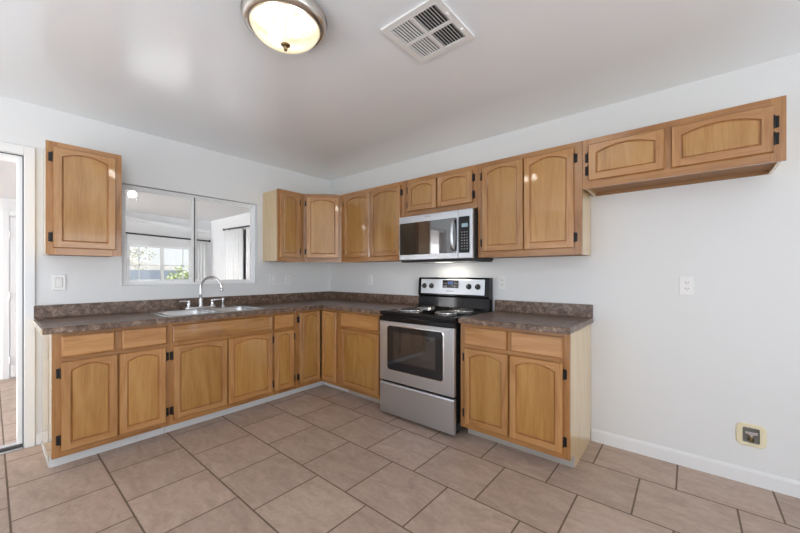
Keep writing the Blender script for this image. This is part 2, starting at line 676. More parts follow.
# unseen walls behind the camera, with made-up openings for the fill lights
w = MB()
w.box(0, 1.1, RY - 0.1, RY, 0, H)
w.box(2.9, RX, RY - 0.1, RY, 0, H)
w.box(1.1, 2.9, RY - 0.1, RY, 0, 0.15)
w.box(1.1, 2.9, RY - 0.1, RY, 1.98, H)
struct(w.build('wall_back', 'wall'))
w = MB()
w.box(RX, RX + 0.1, RY - 0.1, -4.95, 0, H)
w.box(RX, RX + 0.1, -3.45, -2.15, 0, H)
w.box(RX, RX + 0.1, -0.35, 0, 0, H)
w.box(RX, RX + 0.1, -4.95, -3.45, 2.15, H)
w.box(RX, RX + 0.1, -2.15, -0.35, 0, 0.5)
w.box(RX, RX + 0.1, -2.15, -0.35, 2.2, H)
struct(w.build('wall_end', 'wall'))
# baseboards
bb = MB()
prof = [(0.0, 0.0), (-0.014, 0.0), (-0.014, 0.074), (-0.010, 0.084), (-0.004, 0.090), (0.0, 0.090)]
bb.prism(prof, 3.075, RX, 'x')
struct(bb.build('baseboard_right', 'trim'))
bb = MB()
bb.box(0.0, 0.012, -2.676, -2.612, 0, 0.085, 0, 0.002)
struct(bb.build('baseboard_left', 'trim'))

# casing around the glass door
t = MB()
t.box(0.0, 0.018, -2.734, -2.680, 0, 2.150, 0, 0.003)
t.box(0.0, 0.018, DOR[0] - 0.056, -2.734, 2.0875, 2.150, 0, 0.003)
t.box(0.0, 0.018, DOR[0] - 0.056, DOR[0], 0, 2.0875, 0, 0.003)
struct(t.build('trim_1', 'trim'))

# sliding glass door in the left wall
d1 = struct(thing('door_1', '', 'door', (0, 0, 0)))
for k in ('label', 'category'):
    del d1[k]
m = MB()
m.box(-0.010, 0.003, DOR[1] - 0.005, DOR[1] - 0.0005, 0.033, DOR[3] - 0.0005, 1)
m.box(-0.010, 0.003, DOR[0], DOR[1] - 0.005, DOR[3] - 0.005, DOR[3] - 0.0005, 1)
m.box(-WT, -0.010, DOR[1] - 0.030, DOR[1] - 0.001, 0.032, DOR[3] - 0.001, 0, 0.003)
m.box(-WT, -0.010, DOR[0], DOR[1] - 0.030, DOR[3] - 0.030, DOR[3] - 0.001, 0, 0.003)
m.box(-WT, -0.010, DOR[0], DOR[0] + 0.024, 0.032, DOR[3] - 0.030, 0, 0.003)
m.build('door_frame', ['vinyl', 'slot'], d1)
m = MB()
m.box(-WT, 0.016, DOR[0], DOR[1] - 0.002, 0.0, 0.012, 0, 0.002)
m.box(-0.020, 0.006, DOR[0], DOR[1] - 0.002, 0.012, 0.032, 1, 0.002)
m.box(-0.060, -0.040, DOR[0], DOR[1] - 0.032, 0.012, 0.026, 0, 0.002)
m.build('door_track', ['alu', 'slot'], d1)
# interior panel door further along the left wall, behind the camera's left shoulder
d3 = struct(thing('door_3', '', 'door', (0, -4.62, 0)))
for k in ('label', 'category'):
    del d3[k]
m = MB()
m.box(0.002, 0.020, 0.0, 0.76, 0.010, 2.03, 0, 0.002)
for zz in ((0.20, 0.90), (1.06, 1.88)):
    for yy in ((0.11, 0.35), (0.43, 0.66)):
        m.box(0.020, 0.026, yy[0], yy[1], zz[0], zz[1], 0, 0.004)
m.build('door_leaf', 'trim', d3)
m = MB()
m.lathe([(0, 0), (0.012, 0), (0.012, 0.035), (0.028, 0.045), (0.030, 0.060), (0.02, 0.072), (0, 0.075)],
        Matrix.Translation((0.020, 0.70, 0.94)) @ Matrix.Rotation(PI / 2, 4, 'Y'))
m.build('door_knob', 'nickel', d3)
m = MB()
m.box(0.0, 0.018, -0.066, -0.006, 0, 2.10, 0, 0.003)
m.box(0.0, 0.018, 0.766, 0.826, 0, 2.10, 0, 0.003)
m.box(0.0, 0.018, -0.006, 0.766, 2.036, 2.10, 0, 0.003)
struct(m.build('trim_4', 'trim', None, (0, -4.62, 0)))

# pass-through window above the sink
w1 = struct(thing('window_1', '', 'window', (0, 0, 0)))
for k in ('label', 'category'):
    del w1[k]
y0, y1, z0, z1 = WIN
MID = -1.606
m = MB()
fx0, fx1 = -0.115, -0.062
m.box(fx0, fx1, y0, y1, z0, z0 + 0.020, 0, 0.002)
m.box(fx0, fx1, y0, y1, z1 - 0.018, z1, 0, 0.002)
m.box(fx0, fx1, y0, y0 + 0.018, z0 + 0.020, z1 - 0.018, 0, 0.002)
m.box(fx0, fx1, y1 - 0.018, y1, z0 + 0.020, z1 - 0.018, 0, 0.002)
m.build('window_frame', ['vinyl', 'alu'], w1)
for nm, a, b, xx in (('sash', y0 + 0.018, MID - 0.004, -0.090), ('sash', MID + 0.006, y1 - 0.018, -0.106)):
    s = MB()
    zz0, zz1 = z0 + 0.020, z1 - 0.018
    sw = 0.020
    s.box(xx, xx + 0.022, a, b, zz0, zz0 + sw, 0, 0.002)
    s.box(xx, xx + 0.022, a, b, zz1 - sw, zz1, 0, 0.002)
    s.box(xx, xx + 0.022, a, a + sw, zz0 + sw, zz1 - sw, 0, 0.002)
    s.box(xx, xx + 0.022, b - sw, b, zz0 + sw, zz1 - sw, 0, 0.002)
    so = s.build('sash', 'vinyl', w1)
    MB().box(xx + 0.009, xx + 0.013, a + sw, b - sw, zz0 + sw, zz1 - sw).build('pane', 'glass', so)
m = MB()
m.box(-0.096, -0.070, MID - 0.004, MID + 0.006, z0 + 0.02, z1 - 0.018)
m.build('meeting_seal', 'slot', w1)
m = MB()
m.box(-0.068, -0.056, MID - 0.030, MID - 0.006, 1.50, 1.57, 0, 0.003)
m.box(-0.056, -0.048, MID - 0.024, MID - 0.012, 1.52, 1.55, 0, 0.002)
m.build('latch', 'vinyl', w1)

# sunroom beyond the left wall
SW = (-1.614, -0.776, 1.132, 1.665)          # its far window: y0 y1 z0 z1
SY = -0.49                                   # its side wall
w = MB()
w.box(SX - 0.1, SX, SW[1], SY, 0, SH)
w.box(SX - 0.1, SX, SRY - 0.1, SW[0], 0, SH)
w.box(SX - 0.1, SX, SW[0], SW[1], 0, SW[2])
w.box(SX - 0.1, SX, SW[0], SW[1], SW[3], SH)
struct(w.build('wall_far', 'sunwall'))
struct(MB().box(SX - 0.1, -WT, SY, SY + 0.1, 0, SH).build('wall_side', 'sunwall'))
struct(MB().box(SX, -WT, SRY - 0.1, SRY, 0, SH).build('wall_near', 'sunwall'))
struct(MB().box(-WT, 0, SRY - 0.1, RY - 0.1, 0, SH).build('wall_inner', 'sunwall'))
struct(MB().box(SX - 0.1, -WT, SRY - 0.1, SY + 0.1, SH, SH + 0.06).build('ceiling.001', 'sunwall'))
m = MB()
m.prism([(-2.60, 2.150), (-2.60, 2.106), (SY, 1.915), (SY, 1.960)], SX + 0.001, SX + 0.045, 'x')
struct(m.build('trim_2', 'vinyl'))  # light on the strip is put into its brighter white
# far window
w2 = struct(thing('window_2', '', 'window', (SX, 0, 0)))
for k in ('label', 'category'):
    del w2[k]
m = MB()
a, b, c, d = SW
m.box(-0.08, -0.02, a, b, c, c + 0.025)
m.box(-0.08, -0.02, a, b, d - 0.025, d)
m.box(-0.08, -0.02, a, a + 0.025, c + 0.025, d - 0.025)
m.box(-0.08, -0.02, b - 0.025, b, c + 0.025, d - 0.025)
m.box(-0.08, -0.02, -1.200, -1.165, c + 0.025, d - 0.025)
m.build('window_frame', 'vinyl', w2)
m = MB()
m.box(-0.055, -0.045, a + 0.025, -1.200, 1.362, 1.374)
m.box(-0.055, -0.045, -1.165, b - 0.025, 1.362, 1.374)
m.box(-0.055, -0.045, -1.478, -1.466, c + 0.025, d - 0.025)
m.box(-0.055, -0.045, -0.902, -0.890, c + 0.025, d - 0.025)
m.build('muntins', 'vinyl', w2)
MB().box(-0.052, -0.048, a + 0.025, b - 0.025, c + 0.025, d - 0.025).build('pane', 'glass', w2)
m = MB()
m.box(0.0, 0.05, a - 0.05, b + 0.05, c - 0.03, c, 0, 0.004)
m.build('window_sill', 'trim', w2)
# door in the sunroom's far wall, seen through the glass door
d2 = struct(thing('door_2', '', 'door', (SX, -2.733, 0)))
for k in ('label', 'category'):
    del d2[k]
m = MB()
m.box(0.004, 0.036, 0.0, 0.76, 0.012, 1.918, 0, 0.002)
for zz in ((0.20, 0.86), (1.02, 1.76)):
    for yy in ((0.11, 0.35), (0.43, 0.66)):
        m.box(0.036, 0.041, yy[0], yy[1], zz[0], zz[1], 0, 0.004)
m.build('door_leaf', 'trim', d2)
for zz in (0.22, 0.98, 1.70):
    MB().cyl((0.038, -0.006, zz - 0.045), (0.038, -0.006, zz + 0.045), 0.007, 0, 10).build('hinge', 'trim', d2)
m = MB()
m.lathe([(0, 0), (0.012, 0), (0.012, 0.035), (0.028, 0.045), (0.030, 0.060), (0.02, 0.072), (0, 0.075)],
        Matrix.Translation((0.036, 0.70, 0.94)) @ Matrix.Rotation(PI / 2, 4, 'Y'))
m.build('door_knob', 'nickel', d2)
m = MB()
m.box(0.0, 0.02, -0.066, -0.010, 0, 1.995, 0, 0.003)
m.box(0.0, 0.02, 0.770, 0.826, 0, 1.995, 0, 0.003)
m.box(0.0, 0.02, -0.010, 0.770, 1.930, 1.995, 0, 0.003)
o = m.build('trim_3', 'trim', None, (SX, -2.733, 0))
struct(o)

# ground outside
struct(MB().box(-14, SX - 0.1, -9, 8, -0.12, -0.06).build('ground', 'gravel'))


# ================================================================== cabinets
def hinge_mesh():
    m = MB()
    m.box(-0.009, 0.009, -0.0045, 0.0, -0.030, 0.030, 0, 0.002)
    m.box(-0.006, 0.006, -0.0085, -0.0040, -0.020, 0.020, 0, 0.002)
    m.cyl((0.010, -0.010, -0.027), (0.010, -0.010, 0.027), 0.0055, 0, 10)
    m.lathe([(0, -0.006), (0.004, -0.004), (0.005, 0), (0.004, 0.004), (0, 0.006)], Matrix.Translation((0.010, -0.010, 0.030)), 0, 8)
    m.lathe([(0, -0.006), (0.004, -0.004), (0.005, 0), (0.004, 0.004), (0, 0.006)], Matrix.Translation((0.010, -0.010, -0.030)), 0, 8)
    me = bpy.data.meshes.new('hinge')
    m.bm.to_mesh(me)
    m.bm.free()
    me.materials.append(MAT['hinge'])
    return me


HINGE = hinge_mesh()
DT = 0.020


def hinge(door, x, z, side):
    o = bpy.data.objects.new('hinge', HINGE)
    o.parent = door
    if side == 'L':
        o.location = (x, 0.0, z)
    else:
        o.location = (x, 0.0, z)
        o.scale = (-1, 1, 1)
    C.objects.link(o)


def door(parent, x0, x1, z0, z1, yf, side=None, name='door', stile=0.043, bot=0.044, tside=0.062, rise=0.036, hz=None):
    w, h = x1 - x0, z1 - z0
    bm = MB()
    T, ch = DT, 0.005
    s = min(stile, w * 0.22)

    def P(u, v, n):
        return (u, -n, v)
    # outer edge
    L0 = [(0.002, 0.002), (w - 0.002, 0.002), (w - 0.002, h - 0.002), (0.002, h - 0.002)]
    L1 = [(0, 0), (w, 0), (w, h), (0, h)]
    L2 = [(ch, ch), (w - ch, ch), (w - ch, h - ch), (ch, h - ch)]
    bm.loft([[P(u, v, 0.0) for u, v in L0], [P(u, v, 0.006) for u, v in L1], [P(u, v, T - 0.006) for u, v in L1],
             [P(u, v, T) for u, v in L2]], 3, False, True, False)
    # stiles
    bm.poly([P(ch, ch, T), P(s, ch, T), P(s, h - ch, T), P(ch, h - ch, T)], 0)
    bm.poly([P(w - s, ch, T), P(w - ch, ch, T), P(w - ch, h - ch, T), P(w - s, h - ch, T)], 0)
    bm.poly([P(s, ch, T), P(w - s, ch, T), P(w - s, bot, T), P(s, bot, T)], 1)
    N = 16
    half = w / 2 - s

    def top(u, d=0.0):
        k = (u - w / 2) / half
        return h - tside - d + rise * (1 - k * k)

    def us(d):
        return [s + d + (w - 2 * s - 2 * d) * i / N for i in range(N + 1)]

    u0 = us(0)
    for i in range(N):
        bm.poly([P(u0[i], top(u0[i]), T), P(u0[i + 1], top(u0[i + 1]), T), P(u0[i + 1], h - ch, T), P(u0[i], h - ch, T)], 1)

    def loop(d, n):
        U = us(d)
        return [P(U[0], bot + d, n), P(U[-1], bot + d, n)] + [P(u, top(u, d), n) for u in reversed(U)]
    bm.loft([loop(0, T), loop(0.002, T - 0.0025), loop(0.0035, T - 0.009), loop(0.0065, T - 0.0095), loop(0.011, T - 0.0065)], 3)
    U = us(0.011)
    n = T - 0.0065
    for i in range(N):
        bm.poly([P(U[i], bot + 0.011, n), P(U[i + 1], bot + 0.011, n), P(U[i + 1], top(U[i + 1], 0.011), n), P(U[i], top(U[i], 0.011), n)], 2)
    bmesh.ops.remove_doubles(bm.bm, verts=bm.bm.verts, dist=1e-5)
    bmesh.ops.recalc_face_normals(bm.bm, faces=bm.bm.faces)
    o = bm.build(name, ['wood_upright', 'wood_level', 'wood_panel', 'wood_edge'], parent, (x0, yf, z0))
    if side:
        if hz is None:
            hz = (0.072, h - 0.072)
        for z in hz:
            hinge(o, -0.012 if side == 'L' else w + 0.012, z, side)
    return o


def drawer(parent, x0, x1, z0, z1, yf, name='drawer_front'):
    w, h = x1 - x0, z1 - z0

    def rect(i, n):
        return [(i, -n, i), (w - i, -n, i), (w - i, -n, h - i), (i, -n, h - i)]
    m = MB()
    m.loft([rect(0.002, 0), rect(0, 0.006), rect(0, DT - 0.007), rect(0.003, DT - 0.002), rect(0.009, DT)], 1, False, True, False)
    m.poly(rect(0.009, DT), 0)
    bmesh.ops.remove_doubles(m.bm, verts=m.bm.verts, dist=1e-5)
    bmesh.ops.recalc_face_normals(m.bm, faces=m.bm.faces)
    return m.build(name, ['wood_level', 'wood_edge'], parent, (x0, yf, z0))


def frame(parent, w, z0, z1, yf, stiles, rails):
    """face frame; stiles: list of (x0,x1); rails: list of (x0,x1,z0,z1)"""
    m = MB()
    for a, b in stiles:
        m.box(a, b, yf, yf + 0.019, z0, z1, 0, 0.001, 1)
    for a, b, c, d in rails:
        m.box(a, b, yf, yf + 0.019, c, d, 1)
    return m.build('face_frame', ['wood_frame', 'wood_rail'], parent)


BZ0, BZ1 = 0.090, 0.873          # base face frame bottom / top
DZ0, DZ1 = 0.128, 0.690          # base doors
RZ0, RZ1 = 0.716, 0.850          # drawer fronts


def base_carcass(t, w, yf, toe='toe'):
    toe_y = yf + 0.122
    pl = [(-0.004, 0.0), (toe_y, 0.0), (toe_y, BZ0), (yf + 0.019, BZ0), (yf + 0.019, BZ1), (-0.004, BZ1)]
    m = MB()
    m.prism([(y, z) for y, z in pl], 0.0, 0.016, 'x')
    m.prism([(y, z) for y, z in pl], w - 0.016, w, 'x')
    m.box(0.016, w - 0.016, yf + 0.019, -0.004, BZ0, BZ0 + 0.016)
    m.box(0.016, w - 0.016, -0.012, -0.004, BZ0 + 0.016, BZ1)
    m.build('carcass', 'wood_side', t)
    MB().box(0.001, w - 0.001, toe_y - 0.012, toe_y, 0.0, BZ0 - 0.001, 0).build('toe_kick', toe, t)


def base_unit(name, label, loc, rotz, w, yf, drawers, doors, mids=(), sink=False, toe='toe'):
    """drawers: (x0,x1)   doors: (x0,x1,side)   mids: centre stiles (x0,x1,z0,z1)"""
    t = thing(name, label, 'cabinet', loc, rotz)
    base_carcass(t, w, yf, toe)
    e = min(0.056, w * 0.22)
    st = [(0.0, e), (w - e, w)]
    rails = [(e, w - e, BZ0, 0.140), (e, w - e, 0.678, 0.728), (e, w - e, 0.838, BZ1)]
    m = MB()
    for a, b in st:
        m.box(a, b, yf, yf + 0.019, BZ0, BZ1, 0, 0.001, 1)
    for a, b, c, d in rails:
        m.box(a, b, yf, yf + 0.019, c, d, 1)
    for a, b, c, d in mids:
        m.box(a, b, yf, yf + 0.019, c, d, 0)
    m.build('face_frame', ['wood_frame', 'wood_rail'], t)
    for a, b in drawers:
        drawer(t, a, b, RZ0, RZ1, yf, 'false_drawer_front' if sink else 'drawer_front')
    for a, b, s in doors:
        door(t, a, b, DZ0, DZ1, yf, s)
    return t


LF = -0.612      # left run face (local y)
RF = -0.600      # right run face
UF = -0.325      # upper face
R90 = PI / 2

# --- left run, from the glass door to the corner
Y0 = -2.645
t = base_unit('base_cabinet', 'two-drawer wooden base cabinet beside the glass door, at the open end of the sink run',
              (0, Y0, 0), R90, 0.628, LF,
              [(-2.604 - Y0, -2.341 - Y0), (-2.303 - Y0, -2.034 - Y0)],
              [(-2.605 - Y0, -2.324 - Y0, 'L'), (-2.318 - Y0, -2.040 - Y0, 'R')],
              [(0.300, 0.345, 0.728, 0.838), (0.312, 0.336, 0.140, 0.678)])
MB().box(-0.005, -0.0005, LF + 0.122, -0.016, 0.0, 0.018).build('toe_return', 'toe', t)
Y0 = -2.016
base_unit('sink_cabinet', 'wide wooden sink base cabinet with one long false drawer front under the steel sink',
          (0, Y0, 0), R90, 0.856, LF,
          [(-2.000 - Y0, -1.178 - Y0)],
          [(-1.992 - Y0, -1.592 - Y0, 'L'), (-1.583 - Y0, -1.178 - Y0, 'R')],
          [(0.410, 0.446, 0.140, 0.678)], True)
Y0 = -1.1595
base_unit('base_cabinet', 'narrowest wooden base cabinet with a small drawer, between sink base and corner cabinet',
          (0, Y0, 0), R90, 0.243, LF,
          [(-1.157 - Y0, -0.950 - Y0)], [(-1.156 - Y0, -0.946 - Y0, 'R')])

# --- corner base cabinet (L plan, two doors meeting in the inside corner)
CE = 0.915
t = thing('corner_base_cabinet', 'wooden corner base cabinet whose two tall doors meet in the inside corner', 'cabinet', (0, 0, 0))
m = MB()
lf, rf = -LF, RF
m.box(0.004, lf - 0.019, -CE, -CE + 0.016, BZ0, BZ1)
m.box(CE - 0.016, CE, rf + 0.019, -0.004, BZ0, BZ1)
m.prism([(0.004, -0.004), (0.004, -CE + 0.016), (lf - 0.019, -CE + 0.016), (lf - 0.019, rf + 0.019), (CE - 0.016, rf + 0.019), (CE - 0.016, -0.004)],
        BZ0, BZ0 + 0.016, 'z')
m.box(0.004, 0.012, -CE + 0.016, -0.004, BZ0 + 0.016, BZ1)
m.box(0.012, CE - 0.016, -0.012, -0.004, BZ0 + 0.016, BZ1)
m.build('carcass', 'wood_side', t)
m = MB()
m.box(lf - 0.019, lf, -CE, -0.878, BZ0, BZ1, 0, 0.001, 1)
m.box(lf - 0.019, lf, -0.878, rf, BZ0, 0.140, 1)
m.box(lf - 0.019, lf, -0.878, rf, 0.845, BZ1, 1)
m.box(0.866, CE, rf, rf + 0.019, BZ0, BZ1, 0, 0.001, 1)
m.box(lf, 0.866, rf, rf + 0.019, BZ0, 0.140, 1)
m.box(lf, 0.866, rf, rf + 0.019, 0.845, BZ1, 1)
m.build('face_frame', ['wood_frame', 'wood_rail'], t)
m = MB()
m.box(lf - 0.134, lf - 0.122, -CE, rf + 0.122, 0, BZ0 - 0.001)
m.box(lf - 0.122, CE, rf + 0.122, rf + 0.134, 0, BZ0 - 0.001)
m.build('toe_kick', 'toe', t)
dl = door(t, 0, 0.252, DZ0, 0.852, 0, 'L')
dl.location = (lf, -0.884, DZ0)
dl.rotation_euler = (0, 0, R90)
dr = door(t, 0, 0.235, DZ0, 0.852, 0, None)
dr.location = (lf + DT + 0.0008, rf, DZ0)

# --- right run
X0 = CE + 0.001
base_unit('base_cabinet', 'wooden base cabinet with single door and drawer, left of the range',
          (X0, 0, 0), 0, 1.512 - X0, RF,
          [(0.944 - X0, 1.470 - X0)], [(0.944 - X0, 1.470 - X0, None)], (), False, 'toe_shaded')
X0 = 2.308
base_unit('base_cabinet', 'freestanding wooden base cabinet with pale side panel, right of the range',
          (X0, 0, 0), 0, 3.072 - X0, RF,
          [(2.347 - X0, 2.677 - X0), (2.702 - X0, 3.036 - X0)],
          [(2.347 - X0, 2.684 - X0, 'L'), (2.694 - X0, 3.034 - X0, 'R')],
          [(0.366, 0.398, 0.728, 0.838), (0.366, 0.398, 0.140, 0.678)], False, 'toe_shaded')


# --- upper cabinets
def upper_unit(name, label, loc, rotz, w, h, doors, mids=(), hz=None, lip=0.0):
    t = thing(name, label, 'cabinet', loc, rotz)
    m = MB()
    q = 0.011
    m.box(q, q + 0.014, UF + 0.019, -0.003, 0.004, h)
    m.box(w - q - 0.014, w - q, UF + 0.019, -0.003, 0.004, h)
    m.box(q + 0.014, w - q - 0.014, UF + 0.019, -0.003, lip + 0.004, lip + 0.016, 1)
    m.box(q + 0.014, w - q - 0.014, UF + 0.019, -0.003, h - 0.014, h)
    m.box(q + 0.014, w - q - 0.014, -0.011, -0.003, lip + 0.016, h - 0.014)
    if lip:
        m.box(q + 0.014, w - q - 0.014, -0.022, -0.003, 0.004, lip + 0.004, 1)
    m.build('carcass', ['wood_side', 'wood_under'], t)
    m = MB()
    e = min(0.056, w * 0.2)
    m.box(0, e, UF, UF + 0.019, 0, h, 0, 0.001, 1)
    m.box(w - e, w, UF, UF + 0.019, 0, h, 0, 0.001, 1)
    m.box(e, w - e, UF, UF + 0.019, 0, 0.055, 1)
    m.box(e, w - e, UF, UF + 0.019, h - 0.048, h, 1)
    for a, b in mids:
        m.box(a, b, UF, UF + 0.019, 0.055, h - 0.048, 0)
    m.build('face_frame', ['wood_frame', 'wood_rail'], t)
    for a, b, c, d, s in doors:
        door(t, a, b, c, d, UF, s, hz=hz)
    return t


UZ, UH = 1.374, 0.764
UD0, UD1 = 0.046, 0.727          # upper doors, relative
Y0 = -2.650
upper_unit('wall_cabinet', 'single-door wooden wall cabinet hanging alone between glass door and sink window',
           (0, Y0, UZ), R90, 0.404, UH + 0.004, [(0.033, 0.368, UD0, UD1 + 0.006, 'L')])
Y0 = -0.950
upper_unit('wall_cabinet', 'narrow wooden wall cabinet with glossy pale side, right of the sink window',
           (0, Y0, UZ), R90, 0.316, UH, [(0.024, 0.262, UD0, UD1, 'R')])
# diagonal corner unit
t = thing('corner_wall_cabinet', 'diagonal single-door wooden wall cabinet set across the room corner', 'cabinet', (0, 0, UZ))
A, B = Vector((0.325, -0.632)), Vector((0.614, -0.325))
m = MB()
foot = [(0.003, -0.003), (0.003, -0.632), (0.312, -0.632), (0.601, -0.325 + 0.012), (0.614, -0.003)]
m.prism(foot, 0.0, 0.014, 'z')
m.prism(foot, UH - 0.014, UH, 'z')
m.box(0.003, 0.312, -0.632, -0.620, 0.014, UH - 0.014)
m.box(0.600, 0.613, -0.312, -0.003, 0.014, UH - 0.014)
m.box(0.003, 0.010, -0.620, -0.003, 0.014, UH - 0.014)
m.box(0.010, 0.600, -0.010, -0.003, 0.014, UH - 0.014)
m.build('carcass', 'wood_side', t)
ang = math.atan2(B.y - A.y, B.x - A.x)
LW = (B - A).length
m = MB()
m.box(0, 0.036, 0, 0.019, 0, UH, 0, 0.001, 1)
m.box(LW - 0.036, LW, 0, 0.019, 0, UH, 0, 0.001, 1)
m.box(0.036, LW - 0.036, 0, 0.019, 0, 0.055, 1)
m.box(0.036, LW - 0.036, 0, 0.019, UH - 0.048, UH, 1)
m.build('face_frame', ['wood_frame', 'wood_rail'], t, (A.x, A.y, 0), ang)
dd = door(t, 0, LW - 0.062, UD0, UD1, 0, 'L')
off = Matrix.Rotation(ang, 2) @ Vector((0.034, 0.0))
dd.location = (A.x + off.x, A.y + off.y, UD0)
dd.rotation_euler = (0, 0, ang)

X0 = 0.615
upper_unit('wall_cabinet', 'two-door wooden wall cabinet between the room corner and the microwave',
           (X0, 0, UZ), 0, 1.521 - X0, UH,
           [(0.668 - X0, 1.073 - X0, UD0, UD1, 'L'), (1.085 - X0, 1.492 - X0, UD0, UD1, 'R')], [(0.445, 0.482)])
X0 = 1.522
upper_unit('wall_cabinet', 'short two-door wooden wall cabinet directly above the microwave',
           (X0, 0, 1.782), 0, 2.309 - X0, 2.138 - 1.782,
           [(1.584 - X0, 1.911 - X0, 0.048, 0.316, 'L'), (1.922 - X0, 2.265 - X0, 0.048, 0.316, 'R')], [(0.375, 0.415)], (0.065, 0.205))
X0 = 2.310
upper_unit('wall_cabinet', 'tall two-door wooden wall cabinet right of the microwave, with lamp glints on its doors',
           (X0, 0, UZ), 0, 3.081 - X0, UH,
           [(2.354 - X0, 2.686 - X0, UD0, UD1, 'L'), (2.692 - X0, 3.031 - X0, UD0, UD1, 'R')], [(0.360, 0.398)])
X0 = 3.082
upper_unit('wall_cabinet', 'low wide wooden wall cabinet over the empty refrigerator space at far right',
           (X0, 0, 1.812), 0, 4.006 - X0, 2.138 - 1.812,
           [(3.120 - X0, 3.522 - X0, 0.046, 0.286, 'L'), (3.552 - X0, 3.960 - X0, 0.046, 0.286, 'R')], [(0.435, 0.475)], (0.070, 0.155), 0.020)

# ================================================================== worktops
CT0, CT1 = 0.875, 0.914
LFX, RFY = 0.668, -0.643          # front edges
SK = (0.095, 0.625, -2.035, -1.225)


def worktop(outer, hole, name, parent):
    m = MB()
    holes = [hole] if hole else []
    m.sheet(outer, holes, CT1 - 0.010)
    t = bmesh.new()
    # front profile: rounded top edge made from stacked insets of the outline
    t.free()
    m.bm.free()
    m.bm = bmesh.new()

    def inset(lp, d):
        n = len(lp)
        res = []
        for i in range(n):
            p0, p1, p2 = Vector(lp[i - 1]), Vector(lp[i]), Vector(lp[(i + 1) % n])
            a, b = (p1 - p0).normalized(), (p2 - p1).normalized()
            na, nb = Vector((-a.y, a.x)), Vector((-b.y, b.x))
            k = (na + nb)
            k = k / max(0.2, k.dot(na)) if k.length > 1e-6 else na
            q = p1 + k * d
            res.append((q.x, q.y))
        return res
    steps = [(0.003, CT0), (0.0, CT0 + 0.003), (0.0, CT1 - 0.010), (0.0015, CT1 - 0.005), (0.005, CT1 - 0.0015), (0.010, CT1)]
    loops = [[(x, y, z) for x, y in inset(outer, d)] for d, z in steps]
    m.loft(loops, 0)
    m.sheet(inset(outer, 0.010), holes, CT1)
    m.sheet(inset(outer, 0.003), holes, CT0)
    if hole:
        m.loft([[(x, y, CT0) for x, y in hole], [(x, y, CT1) for x, y in hole]], 0)
    bmesh.ops.remove_doubles(m.bm, verts=m.bm.verts, dist=1e-5)
    bmesh.ops.recalc_face_normals(m.bm, faces=m.bm.faces)
    return m.build(name, 'laminate', parent)


t = thing('countertop', 'L-shaped mottled brown laminate countertop with the sink set into it', 'countertop', (0, 0, 0))
EY = -2.688
outer = [(0.001, -0.001), (0.001, EY), (LFX, EY), (LFX, RFY), (1.522, RFY), (1.522, -0.001)]
hole = rrect(SK[0] + 0.02, SK[1] - 0.02, SK[2] + 0.02, SK[3] - 0.02, 0.03, 4)
worktop(outer, hole, 'worktop', t)
m = MB()
m.prism([(0.001, -0.001), (0.001, EY), (0.020, EY), (0.020, -0.020), (1.520, -0.020), (1.520, -0.001)], CT1, CT1 + 0.098, 'z', 0, 0.003)
m.build('backsplash', 'laminate', t)
m = MB()
m.box(0.002, LFX - 0.004, EY - 0.004, EY, CT0 + 0.002, CT1 - 0.002)
o = m.build('end_strip', 'wood_side', t)
o['label'] = 'pale raw end strip of the countertop'
t = thing('countertop', 'short mottled brown laminate countertop right of the range', 'countertop', (0, 0, 0))
outer = [(2.312, -0.001), (2.312, RFY), (3.086, RFY), (3.086, -0.001)]
worktop(outer, None, 'worktop', t)
m = MB()
m.box(2.314, 3.086, -0.020, -0.001, CT1, CT1 + 0.098, 0, 0.003)
m.build('backsplash', 'laminate', t)

# ================================================================== sink and faucet
t = thing('kitchen_sink', 'double-bowl stainless steel sink set in the brown countertop below the window', 'sink', (0, 0, CT1))
x0, x1, y0, y1 = SK
bowls = [(0.190, 0.595, -2.000, -1.655), (0.190, 0.595, -1.610, -1.260)]
m = MB()
OUT = rrect(x0, x1, y0, y1, 0.035)
zt = 0.006
m.loft([[(x, y, 0.0005) for x, y in OUT], [(x, y, 0.004) for x, y in rrect(x0 + .002, x1 - .002, y0 + .002, y1 - .002, 0.033)],
        [(x, y, zt) for x, y in rrect(x0 + .008, x1 - .008, y0 + .008, y1 - .008, 0.028)]], 0, True)
m.sheet(rrect(x0 + .008, x1 - .008, y0 + .008, y1 - .008, 0.028), [rrect(a, b, c, d, 0.06) for a, b, c, d in bowls], zt)
for a, b, c, d in bowls:
    lv = [(0.0, zt, 0.06), (0.006, zt - 0.004, 0.056), (0.010, zt - 0.015, 0.054), (0.022, -0.15, 0.05), (0.045, -0.172, 0.04), (0.09, -0.175, 0.03)]
    m.loft([[(x, y, z) for x, y in rrect(a + i, b - i, c + i, d - i, r)] for i, z, r in lv], 0, True, False, True)
bmesh.ops.remove_doubles(m.bm, verts=m.bm.verts, dist=1e-5)
m.build('basin', 'sink', t)
for a, b, c, d in bowls:
    m = MB()
    m.lathe([(0.045, 0.0), (0.043, 0.003), (0.034, 0.003), (0.030, -0.006), (0, -0.006)], Matrix.Translation(((a + b) / 2, (c + d) / 2, -0.1745)), 0, 24)
    m.build('drain', 'chrome', t)

